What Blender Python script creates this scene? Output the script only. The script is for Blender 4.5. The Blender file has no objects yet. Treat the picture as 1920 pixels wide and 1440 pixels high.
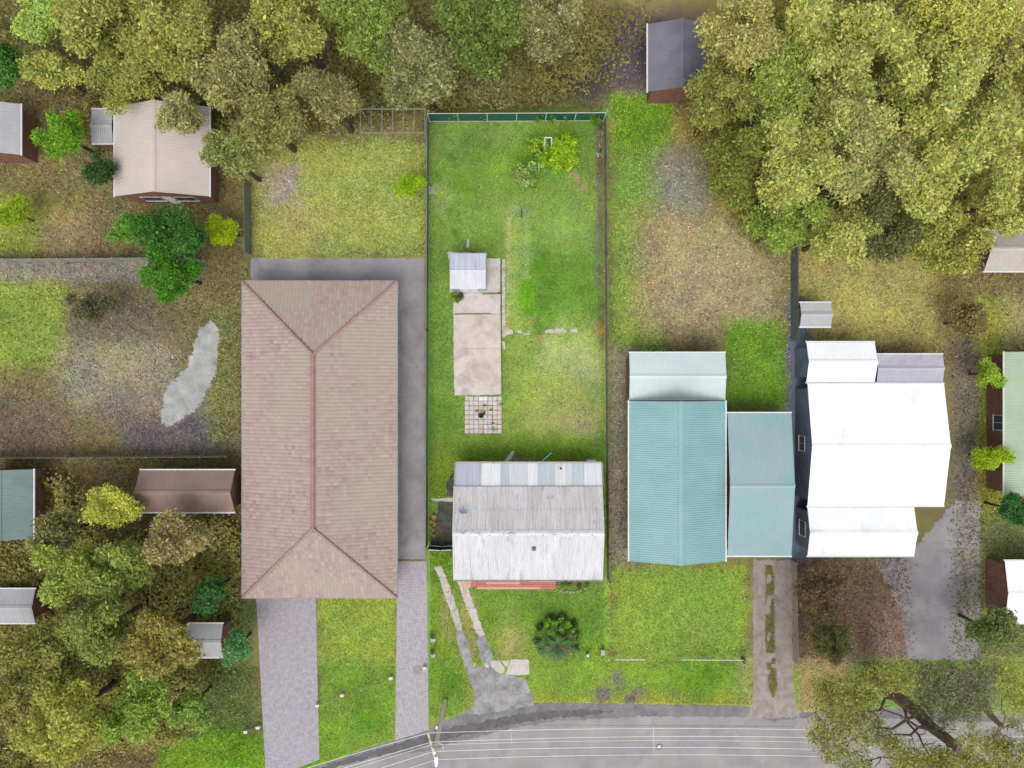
import bpy, bmesh, math, random
import numpy as np
from mathutils import Vector, Matrix
sc = bpy.context.scene
C = sc.collection
R = math.radians
rnd = random.Random(11)
nr = np.random.default_rng(5)

# ---------------------------------------------------------------- camera, sky, sun, exposure
H = 60.0                                   # flying height
MPP = 36.0 / 24.0 * H / 1920.0             # metres per photo pixel on the ground
cam = bpy.data.cameras.new('camera'); cam.lens = 24; cam.sensor_width = 36; cam.clip_end = 4000; cam.clip_start = 0.5
co = bpy.data.objects.new('camera', cam); C.objects.link(co); co.location = (0, 0, H); sc.camera = co
w = bpy.data.worlds.new('World'); sc.world = w; w.use_nodes = True
nt = w.node_tree; nt.nodes.clear()
sky = nt.nodes.new('ShaderNodeTexSky'); sky.sky_type = 'NISHITA'; sky.sun_disc = False
SUN_EL, SUN_AZ = 60, 188                   # sun low over the street side
sky.sun_elevation = R(SUN_EL); sky.sun_rotation = R(SUN_AZ); sky.dust_density = 3; sky.air_density = 1.0; sky.ozone_density = 0.6
hs = nt.nodes.new('ShaderNodeHueSaturation'); hs.inputs['Saturation'].default_value = 0.26   # thin overcast
bg = nt.nodes.new('ShaderNodeBackground'); bg.inputs['Strength'].default_value = 0.15
wo = nt.nodes.new('ShaderNodeOutputWorld')
nt.links.new(sky.outputs[0], hs.inputs['Color']); nt.links.new(hs.outputs[0], bg.inputs[0]); nt.links.new(bg.outputs[0], wo.inputs[0])
sl = bpy.data.lights.new('sun', 'SUN'); sl.energy = 0.6; sl.angle = R(40); sl.color = (1, 0.965, 0.91)
so = bpy.data.objects.new('sun', sl); C.objects.link(so); so.rotation_euler = (R(90 - SUN_EL), 0, R(SUN_AZ-180) * -1); so.location = (0, -30, 50)
sc.view_settings.view_transform = 'Standard'; sc.view_settings.look = 'None'
sc.view_settings.gamma = 1; sc.view_settings.use_curve_mapping = False
sc.view_settings.exposure = 0.80
sc.render.resolution_x = 1024; sc.render.resolution_y = 768
K = 1.45                                   # display value of a flat surface of albedo 1 under this light

# ---------------------------------------------------------------- helpers
def P(px, py, z=0.0):
    """the place on the level z that stands at this point of the survey picture"""
    k = MPP * (H - z) / H
    return Vector(((px - 960) * k, (720 - py) * k, z))
def lin(c):
    c = c / 255.0
    return c / 12.92 if c <= 0.04045 else ((c + 0.055) / 1.055) ** 2.4
def S(r, g, b, k=None):
    k = K if k is None else k
    return tuple(min(0.92, lin(v) / k) for v in (r, g, b))
def tag(o, label=None, cat=None, group=None, kind=None):
    if label: o['label'] = label
    if cat: o['category'] = cat
    if group: o['group'] = group
    if kind: o['kind'] = kind
    return o
def thing(name, loc, label, cat, group=None):
    o = bpy.data.objects.new(name, None); C.objects.link(o); o.location = loc; o.empty_display_size = 0.3
    return tag(o, label, cat, group)
def link(name, me, parent=None, local=None):
    o = bpy.data.objects.new(name, me); C.objects.link(o)
    if parent is not None:
        o.parent = parent
        if local is None:
            p = parent; off = Vector((0, 0, 0))
            while p is not None: off += p.location; p = p.parent
            o.location = -off
        else: o.matrix_basis = local
    return o
class MB:
    def __init__(s): s.v = []; s.f = []
    def add(s, vs, fs):
        n = len(s.v); s.v += [tuple(v) for v in vs]; s.f += [tuple(i + n for i in f) for f in fs]; return s
    def box(s, x0, x1, y0, y1, z0, z1):
        return s.add([(x0,y0,z0),(x1,y0,z0),(x1,y1,z0),(x0,y1,z0),(x0,y0,z1),(x1,y0,z1),(x1,y1,z1),(x0,y1,z1)],
                     [(0,3,2,1),(4,5,6,7),(0,1,5,4),(1,2,6,5),(2,3,7,6),(3,0,4,7)])
    def beam(s, p, q, wd, ht):
        p = Vector(p); q = Vector(q); d = (q - p).normalized(); u = Vector((0,0,1)) if abs(d.z) < .9 else Vector((0,1,0))
        a = d.cross(u).normalized() * wd / 2; b = a.cross(d).normalized() * ht / 2
        vs = [p-a-b, p+a-b, p+a+b, p-a+b, q-a-b, q+a-b, q+a+b, q-a+b]
        return s.add(vs, [(0,1,2,3),(4,7,6,5),(0,4,5,1),(1,5,6,2),(2,6,7,3),(3,7,4,0)])
    def tube(s, pts, rad, n=8, caps=True):
        pts = [Vector(p) for p in pts]; rads = rad if isinstance(rad, (list, tuple)) else [rad] * len(pts)
        vs = []; fs = []
        for i, p in enumerate(pts):
            d = (pts[min(i+1, len(pts)-1)] - pts[max(i-1, 0)]).normalized()
            u = Vector((0,0,1)) if abs(d.z) < .9 else Vector((1,0,0))
            a = d.cross(u).normalized(); b = d.cross(a).normalized()
            for k in range(n):
                t = 2*math.pi*k/n; vs.append(p + (a*math.cos(t) + b*math.sin(t)) * rads[i])
        for i in range(len(pts)-1):
            for k in range(n): fs.append((i*n+k, i*n+(k+1)%n, (i+1)*n+(k+1)%n, (i+1)*n+k))
        if caps: fs.append(tuple(range(n))[::-1]); fs.append(tuple((len(pts)-1)*n+k for k in range(n)))
        return s.add(vs, fs)
    def lathe(s, cx, cy, prof, n=20):
        vs = []; fs = []
        for r_, z in prof:
            for k in range(n): t = 2*math.pi*k/n; vs.append((cx+r_*math.cos(t), cy+r_*math.sin(t), z))
        for i in range(len(prof)-1):
            for k in range(n): fs.append((i*n+k, i*n+(k+1)%n, (i+1)*n+(k+1)%n, (i+1)*n+k))
        fs.append(tuple(range(n))[::-1]); fs.append(tuple((len(prof)-1)*n+k for k in range(n)))
        return s.add(vs, fs)
    def prism(s, poly, z0, z1):
        n = len(poly)
        vs = [(p[0], p[1], z0) for p in poly] + [(p[0], p[1], z1) for p in poly]
        fs = [tuple(range(n))[::-1], tuple(range(n, 2*n))] + [(i, (i+1)%n, n+(i+1)%n, n+i) for i in range(n)]
        return s.add(vs, fs)
    def mesh(s, name, mat):
        me = bpy.data.meshes.new(name); me.from_pydata(s.v, [], s.f); me.update()
        if mat: me.materials.append(mat)
        return me
    def build(s, name, mat, parent=None):
        me = s.mesh(name, mat)
        bm = bmesh.new(); bm.from_mesh(me); bmesh.ops.recalc_face_normals(bm, faces=bm.faces)
        if any(len(f.verts) > 4 for f in bm.faces): bmesh.ops.triangulate(bm, faces=[f for f in bm.faces if len(f.verts) > 4])
        bm.to_mesh(me); bm.free()
        return link(name, me, parent)
def fast_mesh(name, V, k, cols, mat):
    """V: (n*k,3) vertices of n separate k-gons, cols: (n,3) one tint each"""
    V = np.asarray(V, dtype=np.float32); n = len(V) // k
    me = bpy.data.meshes.new(name)
    me.vertices.add(n*k); me.vertices.foreach_set('co', V.ravel())
    me.loops.add(n*k); me.loops.foreach_set('vertex_index', np.arange(n*k, dtype=np.int32))
    me.polygons.add(n); me.polygons.foreach_set('loop_start', np.arange(0, n*k, k, dtype=np.int32))
    me.update(calc_edges=True)
    ca = me.color_attributes.new('tint', 'FLOAT_COLOR', 'POINT')
    cc = np.ones((n*k, 4), dtype=np.float32); cc[:, :3] = np.repeat(np.asarray(cols), k, axis=0)
    ca.data.foreach_set('color', cc.ravel())
    me.materials.append(mat)
    return me

# ---------------------------------------------------------------- materials
def newmat(name):
    m = bpy.data.materials.new(name); m.use_nodes = True; n = m.node_tree.nodes
    return m, n, m.node_tree.links, n['Principled BSDF']
def mixrgb(n, l, kind, fac, a, b):
    x = n.new('ShaderNodeMix'); x.data_type = 'RGBA'; x.blend_type = kind
    for sock, v in ((x.inputs[0], fac), (x.inputs[6], a), (x.inputs[7], b)):
        if hasattr(v, 'is_output'): l.new(v, sock)
        else: sock.default_value = v if isinstance(v, float) else (*v, 1)
    return x.outputs[2]
def noise(n, l, scale, detail=4, rough=0.6, stretch=None, dist=0.0):
    t = n.new('ShaderNodeTexNoise'); t.inputs['Scale'].default_value = scale; t.inputs['Detail'].default_value = detail
    t.inputs['Roughness'].default_value = rough; t.inputs['Distortion'].default_value = dist
    g = n.new('ShaderNodeNewGeometry')
    if stretch:
        mp = n.new('ShaderNodeMapping'); mp.inputs['Scale'].default_value = stretch
        l.new(g.outputs['Position'], mp.inputs[0]); l.new(mp.outputs[0], t.inputs['Vector'])
    else: l.new(g.outputs['Position'], t.inputs['Vector'])
    return t.outputs['Fac']
def ramp(n, l, fac, a, b, lo=0.3, hi=0.7):
    r = n.new('ShaderNodeValToRGB'); r.color_ramp.elements[0].position = lo; r.color_ramp.elements[1].position = hi
    for e_, v_ in ((0, a), (1, b)): r.color_ramp.elements[e_].color = (v_, v_, v_, 1) if isinstance(v_, (int, float)) else (*v_, 1)
    l.new(fac, r.inputs[0]); return r.outputs[0]
def M(name, c1, c2=None, scale=0.8, fine=12, famt=(0.85, 1.12), rough=0.85, bump=0.0, bscale=30, metal=0.0, stretch=None, stain=None, attr=None, spec=0.3, streak=None):
    m, n, l, b = newmat(name)
    b.inputs['Roughness'].default_value = rough; b.inputs['Metallic'].default_value = metal; b.inputs['Specular IOR Level'].default_value = spec
    if attr:
        a = n.new('ShaderNodeAttribute'); a.attribute_name = attr; col = a.outputs['Color']
    else:
        col = ramp(n, l, noise(n, l, scale, 5, 0.62, stretch, 0.3), c1, c2 or c1)
    col = mixrgb(n, l, 'MULTIPLY', 1.0, col, ramp(n, l, noise(n, l, fine, 3, 0.7, stretch), famt[0], famt[1], 0.25, 0.75))
    if streak: col = mixrgb(n, l, 'MULTIPLY', 1.0, col, ramp(n, l, noise(n, l, 1.0, 2, 0.5, streak[0]), streak[1], streak[2], 0.3, 0.7))  # fine lines putting the light and shade of the corrugations into the colour
    if stain:   # (colour, scale, lo, hi, amount)
        f = ramp(n, l, noise(n, l, stain[1], 6, 0.65, stain[5] if len(stain) > 5 else None, 0.6), 0.0, float(stain[4]), stain[2], stain[3])
        col = mixrgb(n, l, 'MIX', f, col, stain[0])
    l.new(col, b.inputs['Base Color'])
    if bump:
        bp = n.new('ShaderNodeBump'); bp.inputs['Strength'].default_value = bump; bp.inputs['Distance'].default_value = 0.03
        l.new(noise(n, l, bscale, 4, 0.7), bp.inputs['Height']); l.new(bp.outputs[0], b.inputs['Normal'])
    return m
def leafmat(name, trans=0.4):
    m, n, l, b = newmat(name)
    a = n.new('ShaderNodeAttribute'); a.attribute_name = 'tint'
    b.inputs['Roughness'].default_value = 0.55; b.inputs['Specular IOR Level'].default_value = 0.25
    l.new(a.outputs['Color'], b.inputs['Base Color'])
    t = n.new('ShaderNodeBsdfTranslucent'); l.new(a.outputs['Color'], t.inputs['Color'])
    mx = n.new('ShaderNodeMixShader'); mx.inputs[0].default_value = trans
    l.new(b.outputs[0], mx.inputs[1]); l.new(t.outputs[0], mx.inputs[2]); l.new(mx.outputs[0], n['Material Output'].inputs[0])
    return m
GROUND = M('ground_cover', None, attr='tint', fine=9, famt=(0.80, 1.16), bump=0.5, bscale=14, rough=1, spec=0.1, stain=(S(176,170,110), 5.5, 0.60, 0.74, 0.45))
LEAF = leafmat('leaf'); GRASS = leafmat('grass_blade', 0.2)
ASPH = M('asphalt_light', S(151,147,146), S(174,168,165), 0.35, 11, (0.84,1.12), 0.9, 0.25, 40, stain=(S(140,137,144), 0.5, 0.5, 0.66, 0.6))
SHOULDER = M('shoulder_gravel', S(113,111,113), S(151,148,149), 0.9, 16, (0.75,1.2), 0.95, 0.6, 25)
GUTTER = M('damp_gutter', S(83,81,84), S(113,109,109), 1.3, 12, (0.8,1.2), 0.7, 0.4, 20)
APRON = M('worn_asphalt', S(133,131,133), S(185,183,182), 1.1, 9, (0.74,1.2), 0.95, 0.8, 18, stain=(S(101,99,101), 0.8, 0.52, 0.68, 0.75))
CONC = M('concrete', S(202,190,180), S(222,212,203), 0.75, 10, (0.93,1.06), 0.9, 0.2, 20, stain=(S(174,160,150), 0.6, 0.46, 0.66, 0.75))
CONC2 = M('concrete_pale', S(196,186,180), S(222,214,208), 0.9, 9, (0.8,1.12), 0.9, 0.3, 20, stain=(S(165,150,140), 1.5, 0.56, 0.7, 0.7))
CONCP = M('concrete_broken', S(186,176,174), S(224,214,204), 1.6, 9, (0.72,1.14), 0.9, 0.5, 14, stain=(S(150,138,130), 2.0, 0.55, 0.68, 0.7))
NDRIVE = M('neighbour_concrete', S(146,142,146), S(178,174,174), 0.45, 8, (0.88,1.08), 0.9, 0.2, stain=(S(126,120,118), .5, .55, .7, .6))
NGRAVEL = M('pale_gravel_drive', S(146,136,128), S(184,174,166), 1.3, 12, (0.7,1.2), 0.95, 0.8, 20, stain=(S(120,100,90), 1.1, 0.58, 0.72, 0.7, (1,0.3,1)))
PAVER = M('grey_pavers', S(158,152,160), S(192,185,190), 3.0, 12, (0.9,1.1), 0.9, 0.2)
JOINT = M('paver_joint', S(196,192,196), S(215,210,212), 2.0, 12)
SAND = M('paver_bed', S(150,150,100), S(176,160,134), 2.5, 12, (0.7,1.2), 1, 0.3)
SLABP = M('patio_paver', S(196,186,184), S(222,212,212), 1.7, 12, (0.92,1.06), 0.9, 0.2)
SLABW = M('patio_paver_white', S(228,226,228), S(236,236,238), 2.0, 12, (0.95,1.03), 0.9)
SLABT = M('patio_paver_tan', S(205,180,165), S(214,198,186), 2.0, 12, (0.9,1.06), 0.9)
SOIL = M('dark_soil', S(66,62,60), S(112,106,100), 1.6, 9, (0.6,1.3), 1, 0.8, 12, stain=(S(80,110,50), 1.3, 0.5, 0.62, 0.8))
MULCH = M('garden_soil', S(110,98,80), S(150,150,90), 3, 14, (0.6,1.3), 1, 0.8, 12)
ACN = M('fibre_roof_rear', S(208,203,203), S(230,226,227), 0.5, 8, (0.88,1.08), 0.8, 0.15, 20, stretch=(1,0.35,1), stain=(S(130,126,122), 2.6, 0.58, 0.72, 0.55, (1,0.35,1)), streak=((15,.3,1),.8,1.1))  # grimy sheets; shade of the slope facing away is partly put into the colour
ACS = M('fibre_roof_front', S(214,213,216), S(236,236,238), 0.5, 8, (0.9,1.06), 0.8, 0.15, 20, stretch=(1,0.3,1), stain=(S(150,148,150), 1.6, 0.54, 0.7, 0.6, (1.6,0.25,1)), streak=((15,.3,1),.88,1.05))  # same sheets, stained; tinted paler, with the sunny slope's light in the colour
CAP = M('ridge_cap', S(205,203,205), S(236,236,238), 1.2, 9, (0.9,1.05), stain=(S(120,118,118), 3, 0.55, 0.66, 0.8))
WHITE = M('white_paint', S(225,226,228), S(238,238,238), 2, 10, (0.95,1.03), 0.5)
GALV = M('galvanised', S(160,166,178), S(185,190,200), 3, 12, (0.9,1.08), 0.5, 0, 10, 0.1)
def sheetmat(nm, r, g, b): return M(nm, S(r-7,g-6,b-4), S(min(r+3,244),min(g+3,244),min(b+3,246)), 1.6, 9, (0.95,1.04), 0.5, stretch=(1,0.25,1), stain=(S(r-45,g-42,b-36), 2.4, 0.6, 0.74, 0.4, (1.2,0.3,1)), streak=((11,.15,1),.87,1.05))
RED = M('red_porch_paint', S(186,106,96), S(206,128,116), 1.5, 12, (0.9,1.1), 0.6)
REDP = M('faded_red_porch_paint', S(222,160,140), S(230,178,158), 3, 12, (0.88,1.06), 0.7)
BRICK = M('red_brick', S(150,80,70), S(185,115,100), 6, 20, (0.8,1.15))
WBOARD = M('weatherboard_cream', S(200,198,190), S(215,212,204), 1, 12, (0.95,1.04))
GLASS = M('window_glass', (0.03,0.04,0.05), (0.05,0.06,0.07), 1, 5, (0.95,1.0), 0.08, spec=0.6)
GREENF = M('green_fence_steel', S(35,92,78), S(48,108,90), 1.5, 10, (0.9,1.1), 0.45)
DGREEN = M('dark_green_steel', S(28,50,42), S(40,66,54), 2, 10, (0.9,1.1), 0.5)
TIMBER = M('grey_timber', S(120,108,98), S(168,156,140), 2.5, 20, (0.75,1.15), 0.9, 0.3, 30, stretch=(1,1,0.2))
POLE = M('pole_timber', S(238,226,206), S(248,240,226), 2.2, 9, (0.86,1.08), 0.9)
ARM = M('crossarm_timber', S(205,206,150), S(226,226,185), 3, 20, (0.85,1.1))
POLEG = M('pole_timber_green', S(185,205,180), S(222,234,214), 2, 9, (0.9,1.08), 0.9)
BLACK = M('black_plastic', (0.012,0.012,0.013), (0.03,0.028,0.026), 6, 20, (0.8,1.2), 0.5)
DARK = M('dark_steel', (0.035,0.055,0.08), (0.06,0.085,0.12), 4, 20, (0.8,1.1), 0.5)
WIRE = M('aluminium_wire', (0.85,0.85,0.86), (0.9,0.9,0.9), 2, 5, (0.97,1.0), 0.5)
CABLE = M('black_cable', (0.02,0.02,0.02), (0.03,0.03,0.03), 2, 5, (0.97,1.0), 0.6)
DISH = M('dish_grey', S(185,212,232), S(195,220,238), 3, 12, (0.95,1.04), 0.4)
RUST = M('rust_scrap', S(150,90,70), S(205,150,125), 4, 14, (0.7,1.2))
BARK = M('bark_dark', S(62,48,40), S(108,90,76), 1.5, 8, (0.6,1.3), 0.95, 0.8, 9)
BARKG = M('bark_red_grey', S(90,72,62), S(146,124,108), 1.2, 8, (0.6,1.3), 0.95, 0.6, 9)
BARKP = M('bark_pale', S(140,124,104), S(180,168,142), 1.5, 8, (0.7,1.2), 0.95, 0.6, 9)
STONE = M('garden_stone', S(150,140,130), S(214,204,194), 3, 12, (0.8,1.1), 0.95, 0.3)
TILE = M('concrete_tile', None, attr='tint', fine=6, famt=(0.88,1.1), rough=0.9, bump=0.1, stain=(S(176,166,148), 0.16, 0.44, 0.62, 0.7))
TCAP = M('tile_cap', S(160,128,122), S(182,150,142), 1.5, 10, (0.85,1.1))
TEAL = M('teal_steel', S(134,178,178), S(150,190,190), 0.35, 8, (0.95,1.04), 0.6, stain=(S(165,188,184), .5, .55, .75, .5))
TEALG = M('teal_grey_steel', S(142,178,178), S(160,186,186), 0.25, 8, (0.96,1.03), 0.6, stain=(S(168,178,182), 0.3, 0.5, 0.65, 0.7))
TEALW = M('pale_teal_sheet', S(200,216,214), S(214,226,224), 0.4, 8, (0.97,1.02), 0.5)
WROOF = M('white_steel', (0.68,0.69,0.70), (0.76,0.765,0.77), 0.3, 8, (0.95,1.02), 0.5, stain=(S(205,205,205), .35, .55, .75, .5))
PALE = M('pale_pink_roof', S(205,196,190), S(220,206,194), 0.3, 8, (0.95,1.03), 0.6)
NWALL = M('neighbour_brick', S(120,85,70), S(150,112,95), 2, 20, (0.8,1.15))
GREYR = M('grey_roof', S(112,110,122), S(135,133,142), 0.4, 8, (0.94,1.05))
PINKR = M('brown_pink_roof', S(148,126,116), S(165,140,128), 0.4, 8, (0.92,1.06))
BLUEG = M('blue_grey_roof', S(120,140,138), S(135,155,150), 0.4, 8, (0.94,1.05))
LTGREY = M('light_grey_roof', S(175,176,178), S(192,192,194), 0.4, 8, (0.95,1.04))
LGREEN = M('pale_green_roof', S(172,192,160), S(190,205,178), 0.4, 8, (0.95,1.04))
BLUEW = M('slate_wall', S(95,105,120), S(118,128,142), 1, 10)
EMBER = M('ash_soil', (0.02,0.018,0.016), (0.06,0.05,0.045), 9, 30, (0.7,1.3))

# ---------------------------------------------------------------- ground colours (what grows or lies where, plus shade painted behind the house)
BASE = (118,116,72)
PATCH = [  # x0,y0,x1,y1,soft px,(colour)  in survey pixels
 (-400,-300,1130,215,30,(116,112,70)), (1130,-300,2400,480,30,(140,136,72)),
 (1130,20,1340,190,30,(92,88,92)), (1030,110,1150,190,15,(78,78,70)),
 (480,265,800,478,18,(155,175,84)), (500,380,620,470,25,(166,174,98)), (500,310,560,380,18,(172,160,140)),
 (-200,370,110,480,20,(136,150,62)), (80,400,170,490,20,(146,136,92)), (-200,485,380,530,8,(136,136,116)),
 (-200,530,125,690,14,(128,152,62)), (130,560,300,640,20,(108,104,80)), (110,640,330,770,24,(142,146,112)),
 (180,730,440,790,20,(128,126,106)), (230,780,440,850,14,(106,106,98)), (-200,740,130,880,20,(112,104,80)),
 (-300,870,450,1500,16,(104,100,60)), (390,560,450,830,10,(122,130,74)),
 (600,1112,742,1260,8,(142,168,68)), (350,1120,480,1420,20,(98,118,62)),
 (1145,180,1245,680,14,(124,160,68)), (1150,180,1260,280,12,(108,148,38)),
 (1190,400,1460,620,26,(158,152,106)), (1230,280,1330,400,24,(140,144,118)), (1360,600,1478,765,12,(104,148,46)),
 (1480,470,1760,640,20,(162,162,92)), (1140,650,1190,1070,8,(136,136,108)), (1150,1062,1400,1238,12,(134,168,66)),
 (1478,560,1520,1060,8,(112,120,134)), (1490,1046,1700,1240,18,(116,104,78)), (1640,1120,1720,1240,18,(142,126,108)),
 (1785,640,1840,960,10,(114,114,94)), (1845,1316,1935,1342,5,(205,182,166)), (1838,560,1900,1010,12,(140,154,58)), (1830,960,2200,1260,20,(112,124,70)),
 (1880,560,2200,660,20,(150,150,100)),
 # the plot
 (800,207,1140,1240,3,(124,160,68)),
 (812,240,960,300,22,(122,158,74)), (812,345,850,400,12,(146,170,90)), (905,330,960,470,20,(118,158,62)), (930,375,1000,420,18,(142,172,92)),
 (946,405,1000,625,5,(140,176,84)), (1012,380,1128,470,20,(130,168,80)), (950,405,958,620,1.5,(160,182,106)), (965,410,970,600,1.5,(150,178,92)), (984,410,990,525,1.5,(154,180,100)), (998,420,1002,520,2,(126,164,74)), (974,525,1012,595,9,(112,172,24)), (1000,470,1120,612,14,(108,154,54)), (1060,560,1100,600,14,(116,158,62)),
 (948,600,1000,614,6,(150,172,70)), (812,560,848,735,10,(116,156,64)), (1040,590,1130,640,14,(138,170,84)),
 (945,628,1128,868,10,(138,168,72)), (1010,632,1126,760,16,(160,186,112)), (960,700,1120,800,25,(148,176,84)), (1000,750,1118,828,16,(160,172,98)),
 (945,745,1000,770,12,(140,170,60)), (850,815,900,838,10,(154,170,92)), (806,815,1132,868,14,(116,154,52)), (860,842,1130,868,6,(108,146,44)),  # dark green strip along the back wall is house shade painted in
 (1118,225,1130,330,4,(122,112,82)), (1120,330,1130,470,3,(118,122,92)), (1112,435,1124,540,4,(116,146,84)), (1122,500,1132,660,4,(112,118,72)),
 (808,860,850,932,5,(122,156,44)), (806,740,860,820,12,(108,152,54)),
 (890,1108,1140,1235,8,(122,160,60)), (930,1140,1000,1230,16,(142,166,74)), (935,1190,985,1236,12,(160,168,100)), (975,1130,1000,1160,8,(120,160,54)),
 (1060,1130,1136,1230,16,(114,158,56)), (806,1100,860,1230,6,(128,164,56)), (828,1100,850,1200,7,(152,162,88)), (866,1110,892,1235,4,(150,160,90)), (806,1030,850,1100,8,(110,146,44)),
 # verge
 (600,1238,1412,1460,4,(128,164,60)), (494,1325,640,1460,8,(122,162,50)), (300,1376,520,1460,10,(118,158,46)), (740,1225,800,1260,6,(122,162,50)), (1480,1238,1600,1345,5,(166,160,104)), (1600,1238,2200,1345,14,(130,160,76)), (1484,1255,1500,1330,4,(150,170,80)),
 (1385,1238,1412,1335,7,(164,176,96)), (1000,1300,1400,1330,7,(150,166,66)), (990,1240,1160,1300,14,(134,168,62)),
 (1115,1290,1145,1315,9,(126,124,108)), (1152,1258,1168,1300,8,(128,130,112)), (1182,1294,1212,1308,6,(140,132,112)), (1258,1296,1282,1306,6,(128,128,104)),(1176,1306,1192,1316,5,(112,110,104)),
 (872,1240,892,1330,5,(150,168,72)), (806,1350,850,1400,8,(130,140,60)),
]
SPOTS = [(845,290,9,(78,124,44)),(850,398,11,(84,130,48)),(852,300,8,(90,134,50)),(825,330,14,(100,140,60)),(853,437,8,(84,130,46)),(1018,500,18,(90,146,30)),(1010,622,10,(88,146,34)),
 (1000,650,14,(140,160,80)),(870,345,24,(104,156,46)),(990,300,40,(98,146,40)),(935,255,25,(142,168,86)),(1060,240,40,(106,148,48)),(905,285,40,(106,146,58)),(940,310,26,(130,168,58)),
 (1065,655,18,(166,186,118)),(1100,690,30,(166,190,120)),(830,850,22,(124,150,60)),(1000,770,26,(158,170,96)),(1095,800,20,(172,174,116)),(955,1195,18,(160,174,96)),(950,1205,9,(170,160,104)),
 (1020,1140,30,(104,150,52)),(920,1150,24,(106,152,50)),(850,1275,26,(94,146,30)),(690,1345,36,(100,152,34)),(820,1255,18,(110,156,44)),(1300,1280,45,(100,152,36)),(1080,1260,30,(130,170,60)),(440,1400,40,(104,152,34)),(640,1340,20,(140,170,66)),(1330,1260,20,(92,148,34)),
 (1005,585,16,(112,168,40)),(1040,520,30,(96,150,44)),(1090,560,30,(106,156,52)),(1122,618,9,(164,140,84)),(1013,628,8,(176,150,112)),(1004,600,9,(160,160,96)),(1090,350,9,(170,150,110)),(1078,332,7,(172,146,110))]
LINV = np.array([lin(i) for i in range(256)])
_lat = [nr.random((256,256)) for _ in range(6)]
def vnoise(X, Y, s, k):
    u = X/s+1000.3*(k+1); v = Y/s+777.7*(k+1); i = np.floor(u).astype(int); j = np.floor(v).astype(int); fu = u-i; fv = v-j
    fu = fu*fu*(3-2*fu); fv = fv*fv*(3-2*fv); L_ = _lat[k]; g = lambda a, b: L_[a % 256, b % 256]
    return (g(i,j)*(1-fu)+g(i+1,j)*fu)*(1-fv) + (g(i,j+1)*(1-fu)+g(i+1,j+1)*fu)*fv - .5
def ground_col(X, Y):
    px = X / MPP + 960; py = 720 - Y / MPP
    wob = 4*np.sin(px*.11+py*.07) + 3*np.sin(py*.19-px*.05) + 2*np.sin(px*.37+1)
    out = np.empty(px.shape + (3,)); out[:] = [LINV[c] for c in BASE]
    def put(wt, c):
        out[:] = out*(1-wt[...,None]) + np.array([LINV[v] for v in c])*wt[...,None]
    sg = lambda t: 1/(1+np.exp(-np.clip(t, -30, 30)))
    for x0,y0,x1,y1,s,c in PATCH:
        wb = wob*min(1, s/12)
        h_ = s/2.2
        put(sg((px-x0+wb)/h_)*sg((x1-px+wb)/h_)*sg((py-y0+wb)/h_)*sg((y1-py+wb)/h_), c)
    for x,y,r_,c in SPOTS:
        put(0.85*np.exp(-(((px-x+wob)/r_)**2+((py-y+wob*.7)/r_)**2)), c)
    a_ = .9*vnoise(X, Y, 2.6, 0) + .8*vnoise(X, Y, 1.1, 1) + .7*vnoise(X, Y, .45, 2); b_ = vnoise(X, Y, 1.7, 3) + .8*vnoise(X, Y, .6, 4)
    out = out*np.array([1.12,1.0,1.16])*(1+.24*a_)[...,None]; out[...,0] *= 1+.15*b_; out[...,2] *= 1-.2*a_
    return np.clip(out*1.17 / K, .005, .6)

def build_ground():
    inner_x = np.arange(-52.5, 52.51, 0.25); inner_y = np.arange(-39.5, 39.51, 0.25)
    ext = np.array([60, 75, 100, 150, 250, 500, 1200.])
    xs = np.concatenate([-ext[::-1], inner_x, ext]); ys = np.concatenate([-ext[::-1], inner_y, ext])
    X, Y = np.meshgrid(xs, ys); Cc = ground_col(np.clip(X, -52, 52), np.clip(Y, -39, 39))
    ny, nx = X.shape
    Z = 0.02*np.sin(X*.9)*np.sin(Y*.7)*0
    V = np.stack([X, Y, Z], -1).reshape(-1, 3); Cc = Cc.reshape(-1, 3)
    cx = (X[:-1,:-1]+X[1:,1:])/2/MPP + 960; cy = 720 - (Y[:-1,:-1]+Y[1:,1:])/2/MPP
    idx = np.arange(ny*nx).reshape(ny, nx)
    Q = np.stack([idx[:-1,:-1], idx[:-1,1:], idx[1:,1:], idx[1:,:-1]], -1)
    zone = np.zeros(cx.shape, int)
    zone[(cx>804)&(cx<1137)&(cy>226)&(cy<1238)] = 1
    zone[(cx>300)&(cx<1412)&(cy>1238)&(cy<1420)] = 2
    zone[(cx>490)&(cx<797)&(cy>265)&(cy<478)] = 3
    zone[(cx>1145)&(cx<1400)&(cy>1062)&(cy<1238)] = 4
    zone[(cx>600)&(cx<742)&(cy>1118)&(cy<1262)] = 5
    zone[(cx>1484)&(cx<1920)&(cy>1238)&(cy<1330)] = 6
    names = ['ground', 'lawn', 'verge', 'lawn', 'lawn', 'lawn', 'verge']
    for zi, nm in enumerate(names):
        q = Q[zone == zi]
        used, inv = np.unique(q.ravel(), return_inverse=True)
        me = bpy.data.meshes.new(nm); v = V[used]
        me.vertices.add(len(v)); me.vertices.foreach_set('co', v.astype(np.float32).ravel())
        me.loops.add(q.size); me.loops.foreach_set('vertex_index', inv.astype(np.int32))
        me.polygons.add(len(q)); me.polygons.foreach_set('loop_start', np.arange(0, q.size, 4, dtype=np.int32))
        me.update(calc_edges=True)
        ca = me.color_attributes.new('tint', 'FLOAT_COLOR', 'POINT')
        cc = np.ones((len(v), 4), np.float32); cc[:, :3] = Cc[used]; ca.data.foreach_set('color', cc.ravel())
        me.materials.append(GROUND)
        o = bpy.data.objects.new(nm, me); C.objects.link(o); o['kind'] = 'structure'
build_ground()

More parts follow.
